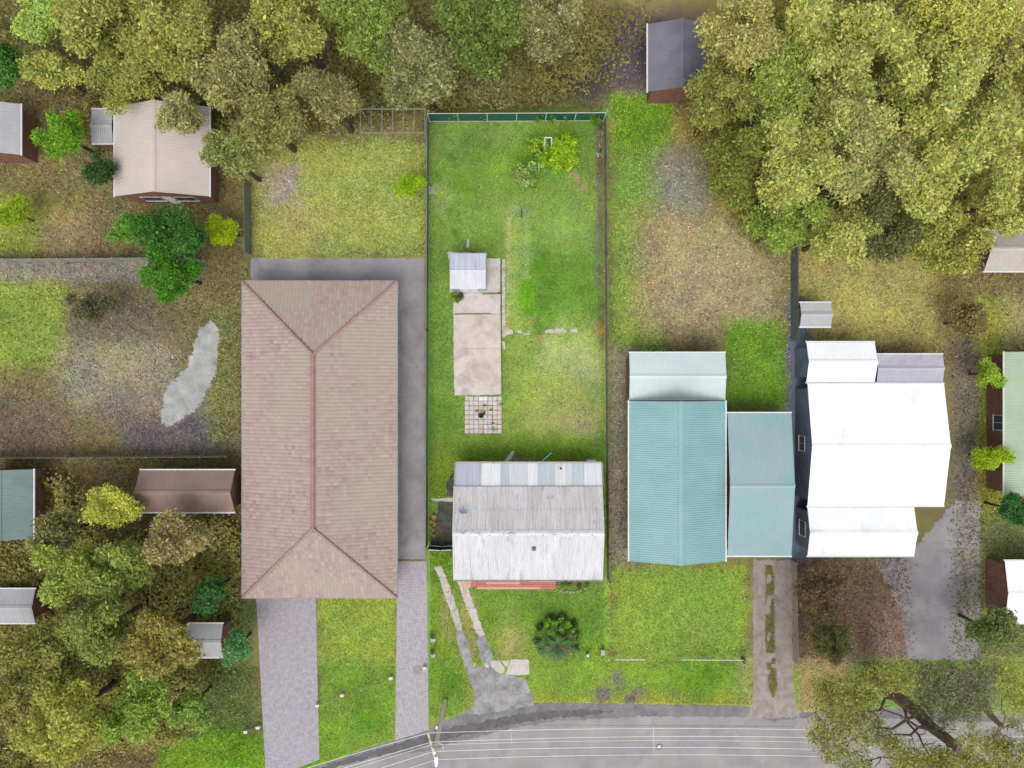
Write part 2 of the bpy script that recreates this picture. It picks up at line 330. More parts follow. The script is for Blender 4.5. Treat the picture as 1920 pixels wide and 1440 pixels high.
def ragged(pts, amp=1.2, step=3.0, seed=0):
    """survey-pixel outline with worn edges"""
    rr = random.Random(seed); out = []; acc = 0.0
    n = len(pts)
    for i in range(n):
        a = pts[i]; b = pts[(i+1) % n]; L = math.hypot(b[0]-a[0], b[1]-a[1]); k = max(1, int(L/step))
        for j in range(k):
            t = j/k; acc += L/k; q = (amp*(.7*math.sin(acc*.21+seed)+.6*math.sin(acc*.53+seed*2.3)+.45*math.sin(acc*1.17+seed)) + rr.gauss(0, amp*.35)) if (j or amp > .6) else 0
            nx_, ny_ = (b[1]-a[1])/max(L,1e-6), -(b[0]-a[0])/max(L,1e-6)
            out.append((a[0]+(b[0]-a[0])*t+nx_*q, a[1]+(b[1]-a[1])*t+ny_*q))
    return out
NOGRASS = []
def sheet(name, pts, mat, z, amp=1.0, step=3.0, seed=0, thick=0.0, nograss=True, parent=None, kind='structure'):
    pp = ragged(pts, amp, step, seed)
    if nograss: NOGRASS.append([(p[0], p[1]) for p in pts])
    m = MB(); w3 = [P(*p) for p in pp]
    if thick: m.prism([(v.x, v.y) for v in w3], z-thick, z)
    else: m.add([(v.x, v.y, z) for v in w3], [tuple(range(len(w3)))])
    o = m.build(name, mat, parent)
    for p_ in o.data.polygons: pass
    if not thick:
        bm = bmesh.new(); bm.from_mesh(o.data)
        for f in bm.faces:
            if f.normal.z < 0: f.normal_flip()
        bm.to_mesh(o.data); bm.free()
    if kind and parent is None: o['kind'] = kind
    return o

# ---------------------------------------------------------------- road and drives
sheet('road_shoulder', [(300,1540),(500,1462),(585,1438),(640,1420),(700,1398),(744,1386),(802,1367),(842,1347),(878,1334),(930,1324),(1000,1318),(1060,1317),(1200,1320),(1400,1323),(1440,1334),(1500,1336),(1560,1330),(1650,1326),(1800,1338),(1920,1345),(2400,1352),(2400,1560),(300,1560)], SHOULDER, 0.004, 1.1, 3, 3)
sheet('road', [(420,1560),(560,1460),(640,1436),(700,1421),(760,1413),(800,1408),(850,1393),(900,1381),(960,1365),(1050,1351),(1100,1349),(1200,1343),(1400,1344),(1450,1352),(1500,1346),(1600,1344),(1800,1352),(1920,1356),(2400,1362),(2400,1560)], ASPH, 0.012, 1.2, 4, 4)
sheet('gutter', [(560,1456),(620,1432),(700,1408),(800,1378),(850,1362),(900,1354),(960,1341),(1020,1333),(1090,1330),(1150,1333),(1100,1343),(1040,1346),(960,1358),(900,1372),(850,1384),(800,1396),(700,1419),(640,1436),(570,1464)], GUTTER, 0.008, 1.6, 3, 5)
sheet('driveway', [(854,1184),(866,1180),(878,1206),(884,1234),(888,1250),(907,1250),(900,1232),(893,1194),(910,1191),(924,1230),(940,1262),(985,1272),(997,1299),(1001,1322),(960,1330),(900,1338),(862,1344),(888,1322),(890,1300),(882,1279),(868,1240),(858,1208)], APRON, 0.016, 1.2, 2.5, 6)
sheet('driveway', [(1412,1050),(1486,1050),(1487,1238),(1488,1300),(1500,1345),(1400,1348),(1412,1310)], NGRAVEL, 0.006, 1.6, 3, 7)
NGRASSC = [(1436,1060),(1450,1060),(1452,1200),(1456,1290),(1450,1310),(1442,1290),(1436,1200)]
sheet('driveway', [(1640,1050),(1700,1046),(1790,940),(1838,940),(1836,1236),(1700,1236),(1690,1150)], NDRIVE, 0.004, 2.4, 3, 8, nograss=False)
sheet('path', [(470,484),(796,484),(797,1048),(745,1048),(745,526),(470,526)], NDRIVE, 0.004, .5, 6, 9)
sheet('path', [(1484,600),(1512,600),(1514,1046),(1486,1046)], M('bluish_concrete', S(108,118,132), S(124,132,146), .5, 8), 0.004, .4, 6, 10)
sheet('path', [(395,600),(412,620),(405,700),(372,765),(320,800),(300,790),(310,730),(350,690),(372,620)], M('pale_concrete_path', S(150,150,146), S(196,196,194), .9, 8, (.8,1.12)), 0.004, 3, 3, 11, nograss=False)
sheet('soil_bed', [(822,941),(850,941),(850,1026),(806,1027),(807,1005),(815,990),(819,960)], SOIL, 0.004, 1.5, 3, 12)
sheet('soil_bed', [(836,905),(851,880),(852,930),(838,930)], SOIL, 0.005, 1.5, 3, 13)
sheet('path', [(807,935),(850,933),(850,940),(812,939)], CONC2, 0.03, .5, 3, 14, thick=.05)
# plain roadway marks worn into the asphalt
for k_, (pts, mm) in enumerate([([(1152,1391),(1190,1391),(1225,1396),(1224,1404),(1150,1410)], SHOULDER), ([(1240,1398),(1320,1394),(1330,1402),(1240,1405)], SHOULDER)]):
    sheet('road_patch', pts, M('asphalt_patch', S(148,146,152), S(162,158,164), .8, 14), 0.016, .8, 4, 20+k_, nograss=False)
for k_, pts in enumerate([[(957,1366),(957.8,1366),(960,1394),(959,1394)], [(1224,1362),(1225,1362),(1227,1412),(1226,1412)], [(1060,1359),(1490,1361.5),(1490,1362.2),(1060,1359.7)], [(1000,1359.5),(1060,1358.8),(1060,1359.6),(1000,1360.2)]]):
    sheet('road_crack', pts, [JOINT, JOINT, GUTTER, GUTTER][k_], 0.017, .15, 4, 30+k_, nograss=False)

# concrete wheel strips of the old drive, in broken lengths
def strip_slabs(name, left, right, z, mat, seed, label=None):
    """two sides of a strip, one slab between each pair of points"""
    root = bpy.data.objects.new(name, None); C.objects.link(root); root.location = P(*left[0]); root['kind'] = 'structure'
    for i in range(len(left)-1):
        a, b, c, d = left[i], right[i], right[i+1], left[i+1]
        g = .025
        def lp(p, q, t): return (p[0]+(q[0]-p[0])*t, p[1]+(q[1]-p[1])*t)
        quad = [lp(a, d, g*.5), lp(b, c, g*.5), lp(c, b, g*.5), lp(d, a, g*.5)]
        sheet('slab', quad, mat, z + rnd.uniform(-.006, .006), .9, 1.4, seed+i, thick=.08, parent=root)
    NOGRASS.append(left + right[::-1])
    return root
strip_slabs('driveway_strip', [(814,1063),(823,1083),(832,1111),(845,1147),(855,1176),(859,1184)], [(828,1061),(837,1083),(846,1108),(857,1140),(865,1166),(866,1180)], .03, CONCP, 50)
strip_slabs('driveway_strip', [(855,1080),(865,1111),(875,1139),(885,1164),(891,1182),(899,1193)], [(879,1080),(880,1111),(891,1139),(899,1164),(905,1180),(910,1191)], .03, CONC2, 70)
rt = bpy.data.objects.new('broken_slab_path', None); C.objects.link(rt); rt.location = P(950,1250); rt['kind'] = 'structure'
for k_, q in enumerate([[(909,1243),(916,1244),(916,1253),(910,1250)], [(919,1238),(936,1238),(946,1252),(946,1260),(940,1263),(930,1258),(921,1249)], [(958,1236),(991,1236),(993,1264),(970,1266),(947,1264),(951,1255)], [(940,1238),(955,1238),(952,1250),(947,1248)], [(888,1244),(891,1243),(890,1250),(887,1249)]]):
    sheet('slab', q, CONC2, .035+.003*k_, .25, 3, 90+k_, thick=.08, parent=rt)
NOGRASS.append([(919,1238),(991,1238),(993,1264),(940,1264)])
# yard slab, in bays
rt = bpy.data.objects.new('concrete_yard', None); C.objects.link(rt); rt.location = P(895,620); rt['kind'] = 'structure'
for k_, q in enumerate([[(850.5,590),(938.5,589),(939,653),(850.5,654)], [(850.5,654.2),(939,653.2),(940,739),(900,741),(852,741)], [(850,550),(938,549),(938.5,588.4),(850,589.3)], [(913,485),(938,484.5),(938,548.4),(913,549)], [(843,472),(913,474),(913,549),(843,549)]]):
    sheet('slab', q, CONC if k_ < 2 else CONC2, .05, .35, 3, 110+k_, thick=.09, parent=rt)
NOGRASS.append([(850,550),(938,549),(940,741),(852,741)]); NOGRASS.append([(913,485),(938,485),(938,549),(913,549)])
strip_slabs('edging_path', [(941,485),(941,508),(941,545),(941,580),(941,612),(942,634)], [(946.5,485),(947,508),(947,545),(947,580),(948,612),(944,634)], .03, CONCP, 130)
rt = bpy.data.objects.new('crossing_path', None); C.objects.link(rt); rt.location = P(1010,620); rt['kind'] = 'structure'
for k_, q in enumerate([[(943,613),(950,615),(962,619),(961,626),(950,628),(944,634)], [(969,619),(978,619),(981,626),(971,625)], [(981,625),(993,625),(994,628),(981,628)],[(989,620),(994,620),(994,624),(990,623)],
    [(1021,620),(1028,617),(1040,616),(1040,624),(1022,625)], [(1041,616),(1056,616),(1063,620),(1062,624),(1041,624)], [(1068,617),(1082,616),(1083,623),(1070,624)], [(942,640),(946,640),(948,655),(943,655)]]):
    sheet('slab', q, CONCP, .03, .5, 1.6, 150+k_, thick=.06, parent=rt); NOGRASS.append(q)
sheet('slab_corner', [(839.5,473),(862,472),(862,482),(848,487),(841,485)], CONC2, .045, .6, 2, 171, thick=.06)
sheet('broken_path', [(942,868),(950,858),(956,850),(961,845),(965,846),(963,853),(957,862),(952,869)], CONCP, .05, .4, 2, 172, thick=.08)
rt = bpy.data.objects.new('paver_path', None); C.objects.link(rt); rt.location = P(980,862); rt['kind'] = 'structure'
for k_, (a, b) in enumerate([(963,970.5),(972,979.5),(981,989),(990.5,1000)]):
    sheet('paver', [(a,858+k_*.2),(b,857.5+k_*.2),(b,868),(a,868)], M('dark_paver', S(120,110,104), S(150,138,132), 2, 12), .03, .2, 3, 180+k_, thick=.05, parent=rt)

# patio of square pavers
patio = MB().add([(*P(870.5,813.5)[:2], .006), (*P(941.5,813.5)[:2], .006), (*P(941.5,742.5)[:2], .006), (*P(870.5,742.5)[:2], .006)], [(0,1,2,3)]).build('patio', SAND); patio['kind'] = 'structure'
x0, y1_ = P(871,743)[:2]; st = 70*MPP/8
pm = MB(); hw = st/2-.013; pm.add([(-hw,-hw,0),(hw,-hw,0),(hw,hw,0),(-hw,hw,0),(-hw+.012,-hw+.012,.05),(hw-.012,-hw+.012,.05),(hw-.012,hw-.012,.05),(-hw+.012,hw-.012,.05)], [(4,5,6,7),(0,1,5,4),(1,2,6,5),(2,3,7,6),(3,0,4,7)])
pmes = [pm.mesh('paver', m_) for m_ in (SLABP, SLABW, SLABT)]
for i in range(8):
    for j in range(8):
        which = 1 if (j == 0 and i in (3,4)) else (2 if rnd.random() < .17 else 0)
        o = bpy.data.objects.new('paver', pmes[which]); C.objects.link(o); o.parent = patio
        o.location = (x0+st*(i+.5)+rnd.uniform(-.012,.012), y1_-st*(j+.5)+rnd.uniform(-.012,.012), .0+rnd.uniform(-.006,.012)); o.rotation_euler = (rnd.uniform(-.02,.02), rnd.uniform(-.02,.02), rnd.uniform(-.035,.035))
NOGRASS.append([(872,744),(940,744),(940,812),(872,812)])

def cobbles(name, quad, su, sv, seed, gap=.02, bond=0):
    """paved drive: pale bed with stamped pavers standing in it"""
    bed = MB().add([(*P(*p)[:2], .02) for p in quad], [(0,1,2,3)]).build(name, JOINT); bed['kind'] = 'structure'
    NOGRASS.append(list(quad))
    rr = random.Random(seed); a, b, c, d = [P(*p) for p in quad]
    W_ = (b-a).length; L_ = (d-a).length; nu = int(W_/su); nv = int(L_/sv)
    Vs = []; Fs = []
    def at(u, v): return a*(1-u)*(1-v) + b*u*(1-v) + c*u*v + d*(1-u)*v
    for j in range(nv):
        i = 0.0
        while i < nu:
            wdt = rr.choice([1, 1, 1.5, 2]) if bond else 1
            u0 = i/nu; u1 = min(1, (i+wdt)/nu); i += wdt
            gu = gap/W_*.5; gv = gap/L_*.5; jit = lambda: rr.uniform(-.006, .006)
            q = [at(u0+gu, j/nv+gv), at(u1-gu, j/nv+gv), at(u1-gu, (j+1)/nv-gv), at(u0+gu, (j+1)/nv-gv)]
            z = .036 + rr.uniform(-.004, .004); n = len(Vs)
            Vs += [(p.x, p.y, .02) for p in q] + [(p.x+jit(), p.y+jit(), z+jit()*.3) for p in q]
            Fs += [(n+4,n+5,n+6,n+7),(n,n+1,n+5,n+4),(n+1,n+2,n+6,n+5),(n+2,n+3,n+7,n+6),(n+3,n,n+4,n+7)]
    m = MB(); m.v = Vs; m.f = Fs; o = m.build('pavers', PAVER, bed); o['kind'] = 'stuff'
    return bed
cobbles('driveway', [(741,1388),(804,1368),(800,1052),(745,1052)], .21, .25, 1, .035, 1)
cobbles('driveway', [(499,1462),(599,1424),(592,1111),(480,1111)], .16, .22, 2, .018)

# ---------------------------------------------------------------- roofing
def corr_mesh(name, width, length, pitch, amp, seg, mat, kind='wave'):
    pts = []
    if kind == 'wave':
        n = int(round(width/pitch))*seg
        pts = [(width*i/n, amp*(math.sin(2*math.pi*i/seg))) for i in range(n+1)]
    else:
        k = int(round(width/pitch)); pw = width/k
        for i in range(k):
            pts += [(i*pw, 0), (i*pw+pw*.34, 0), (i*pw+pw*.42, amp), (i*pw+pw*.58, amp), (i*pw+pw*.66, 0)]
        pts.append((width, 0))
    v = [(x, 0, z) for x, z in pts] + [(x, length, z) for x, z in pts]; n = len(pts)
    me = bpy.data.meshes.new(name); me.from_pydata(v, [], [(i, i+1, n+i+1, n+i) for i in range(n-1)]); me.update()
    me.materials.append(mat); me.polygons.foreach_set('use_smooth', [kind == 'wave']*len(me.polygons))
    return me
def frame_at(o, xa, ya):
    xa = Vector(xa).normalized(); ya = Vector(ya).normalized(); za = xa.cross(ya)
    return Matrix(((xa.x,ya.x,za.x,o[0]),(xa.y,ya.y,za.y,o[1]),(xa.z,ya.z,za.z,o[2]),(0,0,0,1)))
def lay(name, parent, org, xa, up, n, step, mesh, jitter=.0):
    """n sheets side by side from org along xa, each running up the slope"""
    base = parent.location
    for i in range(n):
        o = org + Vector(xa).normalized()*step*i - base
        m = mesh[i] if isinstance(mesh, list) else mesh
        link(name, m, parent, frame_at(o + Vector((0,0,rnd.uniform(0, jitter))), xa, up))
def gable(root, x0, x1, y0, y1, zr, ze, axis, mats, pitch, amp, sheet_w, rows=1, ridge=None, kind='rib', wall=None, over=.45, capmat=None):
    """gable roof; axis 'x' = ridge runs along x. mats = (side low, side high)"""
    if axis == 'x':
        yr = ridge if ridge is not None else (y0+y1)/2; L = x1-x0
        for s, ye, m_ in ((-1, y0, mats[0]), (1, y1, mats[1])):
            n = max(1, round(L/sheet_w)); sw = L/n
            ea = Vector((x0 if s < 0 else x1, ye, ze)); xa = (1,0,0) if s < 0 else (-1,0,0)
            up = Vector((0, yr-ye, zr-ze)); sl_ = up.length; upn = up.normalized()
            for r_ in range(rows):
                lm = corr_mesh('roof_sheet', sw, sl_/rows + (.1 if r_ < rows-1 else 0), pitch, amp, 6, m_, kind)
                lay('roof_sheet', root, ea + upn*(sl_*r_/rows) + Vector((0,0,.012*r_)), xa, upn, n, sw, lm, .006)
        MB().add([(x0-.02,yr-.2,zr-.035+amp),(x1+.02,yr-.2,zr-.035+amp),(x1+.02,yr,zr+.05+amp),(x0-.02,yr,zr+.05+amp),(x0-.02,yr+.2,zr-.035+amp),(x1+.02,yr+.2,zr-.035+amp)],[(0,1,2,3),(3,2,5,4)]).build('ridge_cap', capmat or mats[0], root)
    else:
        xr = ridge if ridge is not None else (x0+x1)/2; L = y1-y0
        for s, xe, m_ in ((-1, x0, mats[0]), (1, x1, mats[1])):
            n = max(1, round(L/sheet_w)); sw = L/n
            ea = Vector((xe, y1 if s < 0 else y0, ze)); xa = (0,-1,0) if s < 0 else (0,1,0)
            up = Vector((xr-xe, 0, zr-ze)); sl_ = up.length; upn = up.normalized()
            lm = corr_mesh('roof_sheet', sw, sl_, pitch, amp, 6, m_, kind)
            lay('roof_sheet', root, ea, xa, upn, n, sw, lm, .006)
        MB().add([(xr-.2,y0-.02,zr-.035+amp),(xr-.2,y1+.02,zr-.035+amp),(xr,y1+.02,zr+.05+amp),(xr,y0-.02,zr+.05+amp),(xr+.2,y1+.02,zr-.035+amp),(xr+.2,y0-.02,zr-.035+amp)],[(0,1,2,3),(3,2,4,5)]).build('ridge_cap', capmat or mats[0], root)
    # walls with gable ends
    o_ = over; wm = wall or WBOARD; m = MB()
    a0, a1, b0, b1 = x0+o_*.4, x1-o_*.4, y0+o_, y1-o_
    if axis == 'x':
        slope_in = lambda y: ze + (zr-ze)*(1-abs(y-yr)/((yr-y0) if y < yr else (y1-yr))) - .05
        poly = [(b0, 0), (b1, 0), (b1, slope_in(b1)), (yr, zr-.06), (b0, slope_in(b0))]
        m.add([(a0, y, z) for y, z in poly] + [(a1, y, z) for y, z in poly], [(0,1,2,3,4),(9,8,7,6,5),(0,5,6,1),(0,4,9,5),(1,6,7,2)])
    else:
        a0, a1, b0, b1 = x0+o_, x1-o_, y0+o_*.4, y1-o_*.4
        slope_in = lambda x: ze + (zr-ze)*(1-abs(x-xr)/((xr-x0) if x < xr else (x1-xr))) - .05
        poly = [(a0, 0), (a1, 0), (a1, slope_in(a1)), (xr, zr-.06), (a0, slope_in(a0))]
        m.add([(x, b0, z) for x, z in poly] + [(x, b1, z) for x, z in poly], [(4,3,2,1,0),(5,6,7,8,9),(0,1,6,5),(0,5,9,4),(1,2,7,6)])
    m.build('wall', wm, root)
    if axis == 'x':
        for ye, s in ((y0, -1), (y1, 1)): MB().box(x0-.05, x1+.05, min(ye, ye+s*.12), max(ye, ye+s*.12), ze-.12, ze-.01).build('gutter', WHITE, root)
    else:
        for xe, s in ((x0, -1), (x1, 1)): MB().box(min(xe, xe+s*.12), max(xe, xe+s*.12), y0-.05, y1+.05, ze-.12, ze-.01).build('gutter', WHITE, root)
    return a0, a1, b0, b1
def window(root, x, y, z, wd, ht, face):
    """face: 'S','N','E','W' outward side of the wall"""
    d = {'S':(0,-1),'N':(0,1),'E':(1,0),'W':(-1,0)}[face]
    def bx(u0, u1, z0, z1, t0, t1):
        if d[0] == 0: return MB().box(x+u0, x+u1, min(y+d[1]*t0, y+d[1]*t1), max(y+d[1]*t0, y+d[1]*t1), z+z0, z+z1)
        return MB().box(min(x+d[0]*t0, x+d[0]*t1), max(x+d[0]*t0, x+d[0]*t1), y+u0, y+u1, z+z0, z+z1)
    f = bx(-wd/2-.06, wd/2+.06, -.06, ht+.06, .003, .04).build('window', WHITE, root)
    bx(-wd/2, -.02, 0, ht, .041, .055).build('pane', GLASS, f); bx(.02, wd/2, 0, ht, .041, .055).build('pane', GLASS, f)
    bx(-wd/2-.1, wd/2+.1, -.11, -.062, .003, .09).build('sill', WHITE, f)

# ---------------------------------------------------------------- the house
zR, zE, zB, zK = 4.2, 3.05, 2.95, 2.35
hx0 = P(849.5,1000,zR).x; hx1 = P(1132,1000,zR).x; yR = P(960,1000,zR).y; yF = P(960,1087,zE).y; yB = P(960,912,zB).y; yK = P(960,868.5,zK).y
house = thing('weatherboard_house', ((hx0+hx1)/2, (yF+yK)/2, 0), 'long single storey house with grey corrugated roof and patchwork metal strip at the back', 'house')
L = hx1-hx0; n = 12; sw = L/n
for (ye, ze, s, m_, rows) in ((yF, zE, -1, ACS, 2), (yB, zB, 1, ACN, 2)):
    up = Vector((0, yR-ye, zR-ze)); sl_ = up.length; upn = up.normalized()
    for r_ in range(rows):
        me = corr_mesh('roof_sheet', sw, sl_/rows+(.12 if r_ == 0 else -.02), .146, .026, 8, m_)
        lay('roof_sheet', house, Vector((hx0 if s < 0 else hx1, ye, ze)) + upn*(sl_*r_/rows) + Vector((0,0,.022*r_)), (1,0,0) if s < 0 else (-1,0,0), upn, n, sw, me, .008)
m = MB(); zc = zR+.03
m.add([(hx0-.03,yR-.26,zc-.07),(hx1+.03,yR-.26,zc-.07),(hx1+.03,yR-.06,zc+.035),(hx0-.03,yR-.06,zc+.035),(hx1+.03,yR+.06,zc+.035),(hx0-.03,yR+.06,zc+.035),(hx1+.03,yR+.26,zc-.07),(hx0-.03,yR+.26,zc-.07)], [(0,1,2,3),(3,2,4,5),(5,4,6,7)])
m.build('ridge_cap', CAP, house)
cols = [(854,903,(199,200,211)),(903,938,(243,243,241)),(938,955.5,(203,208,214)),(955.5,990,(225,227,229)),(990,1008,(244,244,242)),(1008,1041,(207,213,219)),(1041,1060,(235,233,230)),(1060,1072,(222,226,230)),(1072,1095.5,(206,213,217)),(1095.5,1128.5,(235,236,239))]
up = Vector((0, yB-yK, zB-.1-zK)); sl_ = up.length
for a, b, c in cols:
    xa = P(a, 890, 2.6).x; xb = P(b, 890, 2.6).x; k_ = max(1, round((xb-xa)/.78)); wd = (xb-xa)/k_
    mt = sheetmat('steel_sheet', *c)
    me = corr_mesh('roof_sheet', wd, sl_, .09, .011, 6, mt)
    lay('roof_sheet', house, Vector((xb, yK, zK)), (-1,0,0), up.normalized(), k_, wd, me, .01)
MB().box(P(854,890,2.6).x, P(1129,890,2.6).x, yK+.0, yK+.13, zK-.1, zK-.015).build('gutter', M('rusty_gutter', S(170,160,150), S(200,195,190), 3, 12, stain=(S(170,110,80), 3, .55, .65, .8)), house)
MB().box(hx0-.02, hx1+.02, yF-.14, yF-.005, zE-.13, zE-.02).build('gutter', M('grey_gutter', S(120,118,122), S(165,163,168), 3, 12), house)
# barge boards on the gable ends
for xx, s in ((hx0, -1), (hx1, 1)):
    for ye, ze in ((yF, zE), (yB, zB)):
        MB().beam((xx+s*.03, ye, ze-.04), (xx+s*.03, yR, zR-.03), .05, .2).build('barge_board', WHITE, house)
    MB().beam((P(1129 if s > 0 else 854, 890, 2.6).x+s*.05, yK, zK-.02), (P(1129 if s > 0 else 854, 890, 2.6).x+s*.05, yB, zB-.12), .06, .14).build('barge_board', GALV, house)
m = MB(); wx0, wx1 = hx0+.35, hx1-.35; wf, wb = yF+.4, yK-.25
prof = [(wf, 0), (wb, 0), (wb, zK-.05), (yB, zB-.16), (yR, zR-.12), (wf, zE-.02)]
m.add([(wx0, y, z) for y, z in prof] + [(wx1, y, z) for y, z in prof], [(0,1,2,3,4,5),(11,10,9,8,7,6),(0,6,7,1),(1,7,8,2),(0,5,11,6)])
m.build('wall', WBOARD, house)
for x_ in (-2.2, 1.2, 5.2): window(house, x_, wf, 1.3, 1.6, 1.1, 'S')
for x_ in (-3.0, 5.6): window(house, x_, wb, 1.2, 1.4, .9, 'N')
for y_ in (-13.8, -10.6): window(house, wx0, y_, 1.4, 1.2, 1.0, 'W'); window(house, wx1, y_, 1.4, 1.2, 1.0, 'E')
dr = MB().box(-.8, .1, wf-.04, wf-.003, .62, 2.62).build('door', RED, house); MB().box(-.72, -.66, wf-.09, wf-.041, 1.55, 1.68).build('handle', GALV, dr)
dr = MB().box(2.4, 3.3, wb+.003, wb+.05, .3, 2.25).build('door', WHITE, house); MB().box(2.5, 2.56, wb+.051, wb+.1, 1.2, 1.33).build('handle', GALV, dr)
# red boarded porch with steps at its left end
px0, px1 = P(894,1100,.6).x, P(1042.5,1100,.6).x; pyT = wf-.02; pyB = P(960,1105,.6).y
porch = MB().box(px0+.05, px1-.05, pyB+.05, pyT, 0, .56).build('porch', BRICK, house)
nb = 9; bw = (pyT-pyB)/nb
lay_ = [[(0,.8,1),(.8,1,0)], [(0,.5,0),(.5,1,0)], [(0,.12,0),(.12,.54,1),(.54,.8,0),(.8,1,0)], [(0,.3,0),(.3,.66,0),(.66,1,1)], [(0,.38,0),(.38,.8,1),(.8,1,0)], [(0,.5,0),(.5,1,0)], [(0,.4,0),(.4,1,0)], [(0,.6,0),(.6,1,0)], [(0,1,0)]]
for j in range(nb):
    for t0_, t1_, pale_ in lay_[j]:
        MB().box(px0+(px1-px0)*t0_+.004, px0+(px1-px0)*t1_-.004, pyB+bw*j+.008, pyB+bw*(j+1)-.008, .562, .60+rnd.uniform(-.006,.008)).build('board', REDP if pale_ else RED, porch)
for i, (a, b, zz) in enumerate([(877,883,.16),(883,888.5,.31),(888.5,893.6,.46)]):
    MB().box(P(a,1095,zz).x, P(b,1095,zz).x, P(960,1101,zz).y, pyT-.3, 0, zz).build('step', [REDP, RED, RED][i], house)
# brick steps and sill things at the back
rs = thing('brick_steps', P(1074,864), 'small red brick steps against the back wall, right of the antenna', 'steps')
for j, (a, b, z_) in enumerate([(860,863,.18),(863,866,.36),(866,870,.54)]):
    for i in range(3): MB().box(P(1069+i*3.4,864).x+.01, P(1072.2+i*3.4,864).x, P(960,b).y+.01, P(960,a).y-.02, 0, z_+.01*i).build('brick', BRICK, rs)

dish = thing('satellite_dish', P(866,961,3.6), 'pale blue satellite dish on a bent mast near the left end of the grey roof', 'satellite dish')
c_ = P(868.5,958,4.0); base_ = P(864.5,964,3.55)
MB().tube([base_, base_+Vector((.05,.1,.3)), c_+Vector((0,-.12,-.02))], .028, 6).build('mast', RUST, dish)
m = MB(); nrm = Vector((.15,.86,.45)).normalized(); ux = nrm.cross(Vector((0,0,1))).normalized(); uy = nrm.cross(ux)
vs = [c_-nrm*.09]; fs = []
for ring, rr_ in enumerate((.12,.24,.36)):
    for k_ in range(18):
        t = 2*math.pi*k_/18; vs.append(c_ - nrm*(.09*(1-(rr_/.36)**2)) + ux*rr_*math.cos(t)*1.0 + uy*rr_*math.sin(t)*1.05)
for k_ in range(18):
    fs.append((0, 1+k_, 1+(k_+1)%18))
    for rg in range(2): fs.append((1+rg*18+k_, 1+rg*18+(k_+1)%18, 1+(rg+1)*18+(k_+1)%18, 1+(rg+1)*18+k_))
m.add(vs, fs); m.build('reflector', DISH, dish)
MB().tube([c_-uy*.3, c_+nrm*.42], .014, 5).build('feed_arm', DARK, dish); MB().lathe((c_+nrm*.45).x, (c_+nrm*.45).y, [(.035,(c_+nrm*.45).z-.06),(.045,(c_+nrm*.45).z+.04)], 10).build('receiver', DARK, dish)
v_ = P(1001,1029,3.95)
vent = thing('roof_vent', v_, 'round grey exhaust vent on the white front roof slope', 'vent')
zb = 3.72
MB().lathe(v_.x, v_.y, [(.13,zb),(.13,zb+.2)], 16).build('collar', GALV, vent)
MB().lathe(v_.x, v_.y, [(.17,zb+.2),(.19,zb+.26),(.14,zb+.34),(.03,zb+.38)], 18).build('cap', M('vent_grey', S(112,112,116), S(132,132,138), 3, 12), vent)
v_ = P(1051,877.5,2.6); vp = thing('vent_pipe', v_, 'short black pipe sticking up through the patchwork metal roof strip', 'pipe')
MB().lathe(v_.x, v_.y, [(.055,2.45),(.055,2.95)], 10).build('pipe', DARK, vp); MB().lathe(v_.x, v_.y, [(.10,2.95),(.10,2.98),(.02,3.02)], 12).build('cap', DARK, vp)
v_ = P(1012.5,868,2.6); an = thing('television_antenna', v_, 'slim metal antenna mast leaning out over the back lawn from the gutter', 'antenna')
MB().box(v_.x-.12, v_.x+.12, v_.y-.1, v_.y+.12, 2.45, 2.62).build('bracket', GALV, an)
tp = P(1034,849,4.2); MB().tube([(v_.x, v_.y, 2.55), tp], .022, 6).build('mast', M('blue_grey_metal', S(120,170,180), S(140,190,198), 3, 12), an)
v_ = P(1108,867,1.2); o = MB().box(v_.x-.38, v_.x+.38, v_.y-.15, v_.y+.25, 1.0, 1.5).build('window_air_conditioner', WHITE); tag(o, 'white box under the right end of the back eave', 'air conditioner')
rb = MB()
for k_ in range(7): rb.box(v_.x-.34+.1*k_, v_.x-.28+.1*k_, v_.y+.251, v_.y+.27, 1.05, 1.45)
rb.build('grille', GALV, o)

# ---------------------------------------------------------------- garden shed
sx0, sx1 = P(844,507,2.3).x, P(910.5,507,2.3).x; syr = P(960,507,2.35).y; syn = P(960,475,2.05).y; sys_ = P(960,541.5,2.05).y
shed = thing('garden_shed', ((sx0+sx1)/2, syr, .05), 'silver grey ribbed metal garden shed with white double doors at the concrete slab', 'shed')
SHR = M('shed_roof_steel_shaded', S(205,209,222), S(222,226,236), 2, 10, (0.94,1.04), .45, stretch=(1,.3,1), stain=(S(170,175,190), 2, .55, .7, .5, (1.4,.3,1)), streak=((7,.1,1),.88,1.06))  # slope away from the sun: its shade is put into the tint
SHW = M('shed_wall_steel', S(168,180,196), S(182,194,208), 2, 10, (0.95,1.04), .45)
SHP = M('shed_roof_steel_lit', S(214,214,222), S(228,228,234), 2, 10, (0.92,1.03), .45, stretch=(1,.3,1), stain=(S(205,203,212), 2, .55, .7, .5, (1.4,.3,1)), streak=((7,.1,1),.88,1.06))  # same steel for sunny slope and cap, the light put into the tint
n = 4; sw = (sx1-sx0)/n
for ye, s, m_ in ((sys_, -1, SHP), (syn, 1, SHR)):
    up = Vector((0, syr-ye, .3)); me = corr_mesh('roof_sheet', sw, up.length, sw/5, .035, 6, m_, 'rib')
    lay('roof_sheet', shed, Vector((sx0 if s < 0 else sx1, ye, 2.05)), (1,0,0) if s < 0 else (-1,0,0), up.normalized(), n, sw, me, .004)
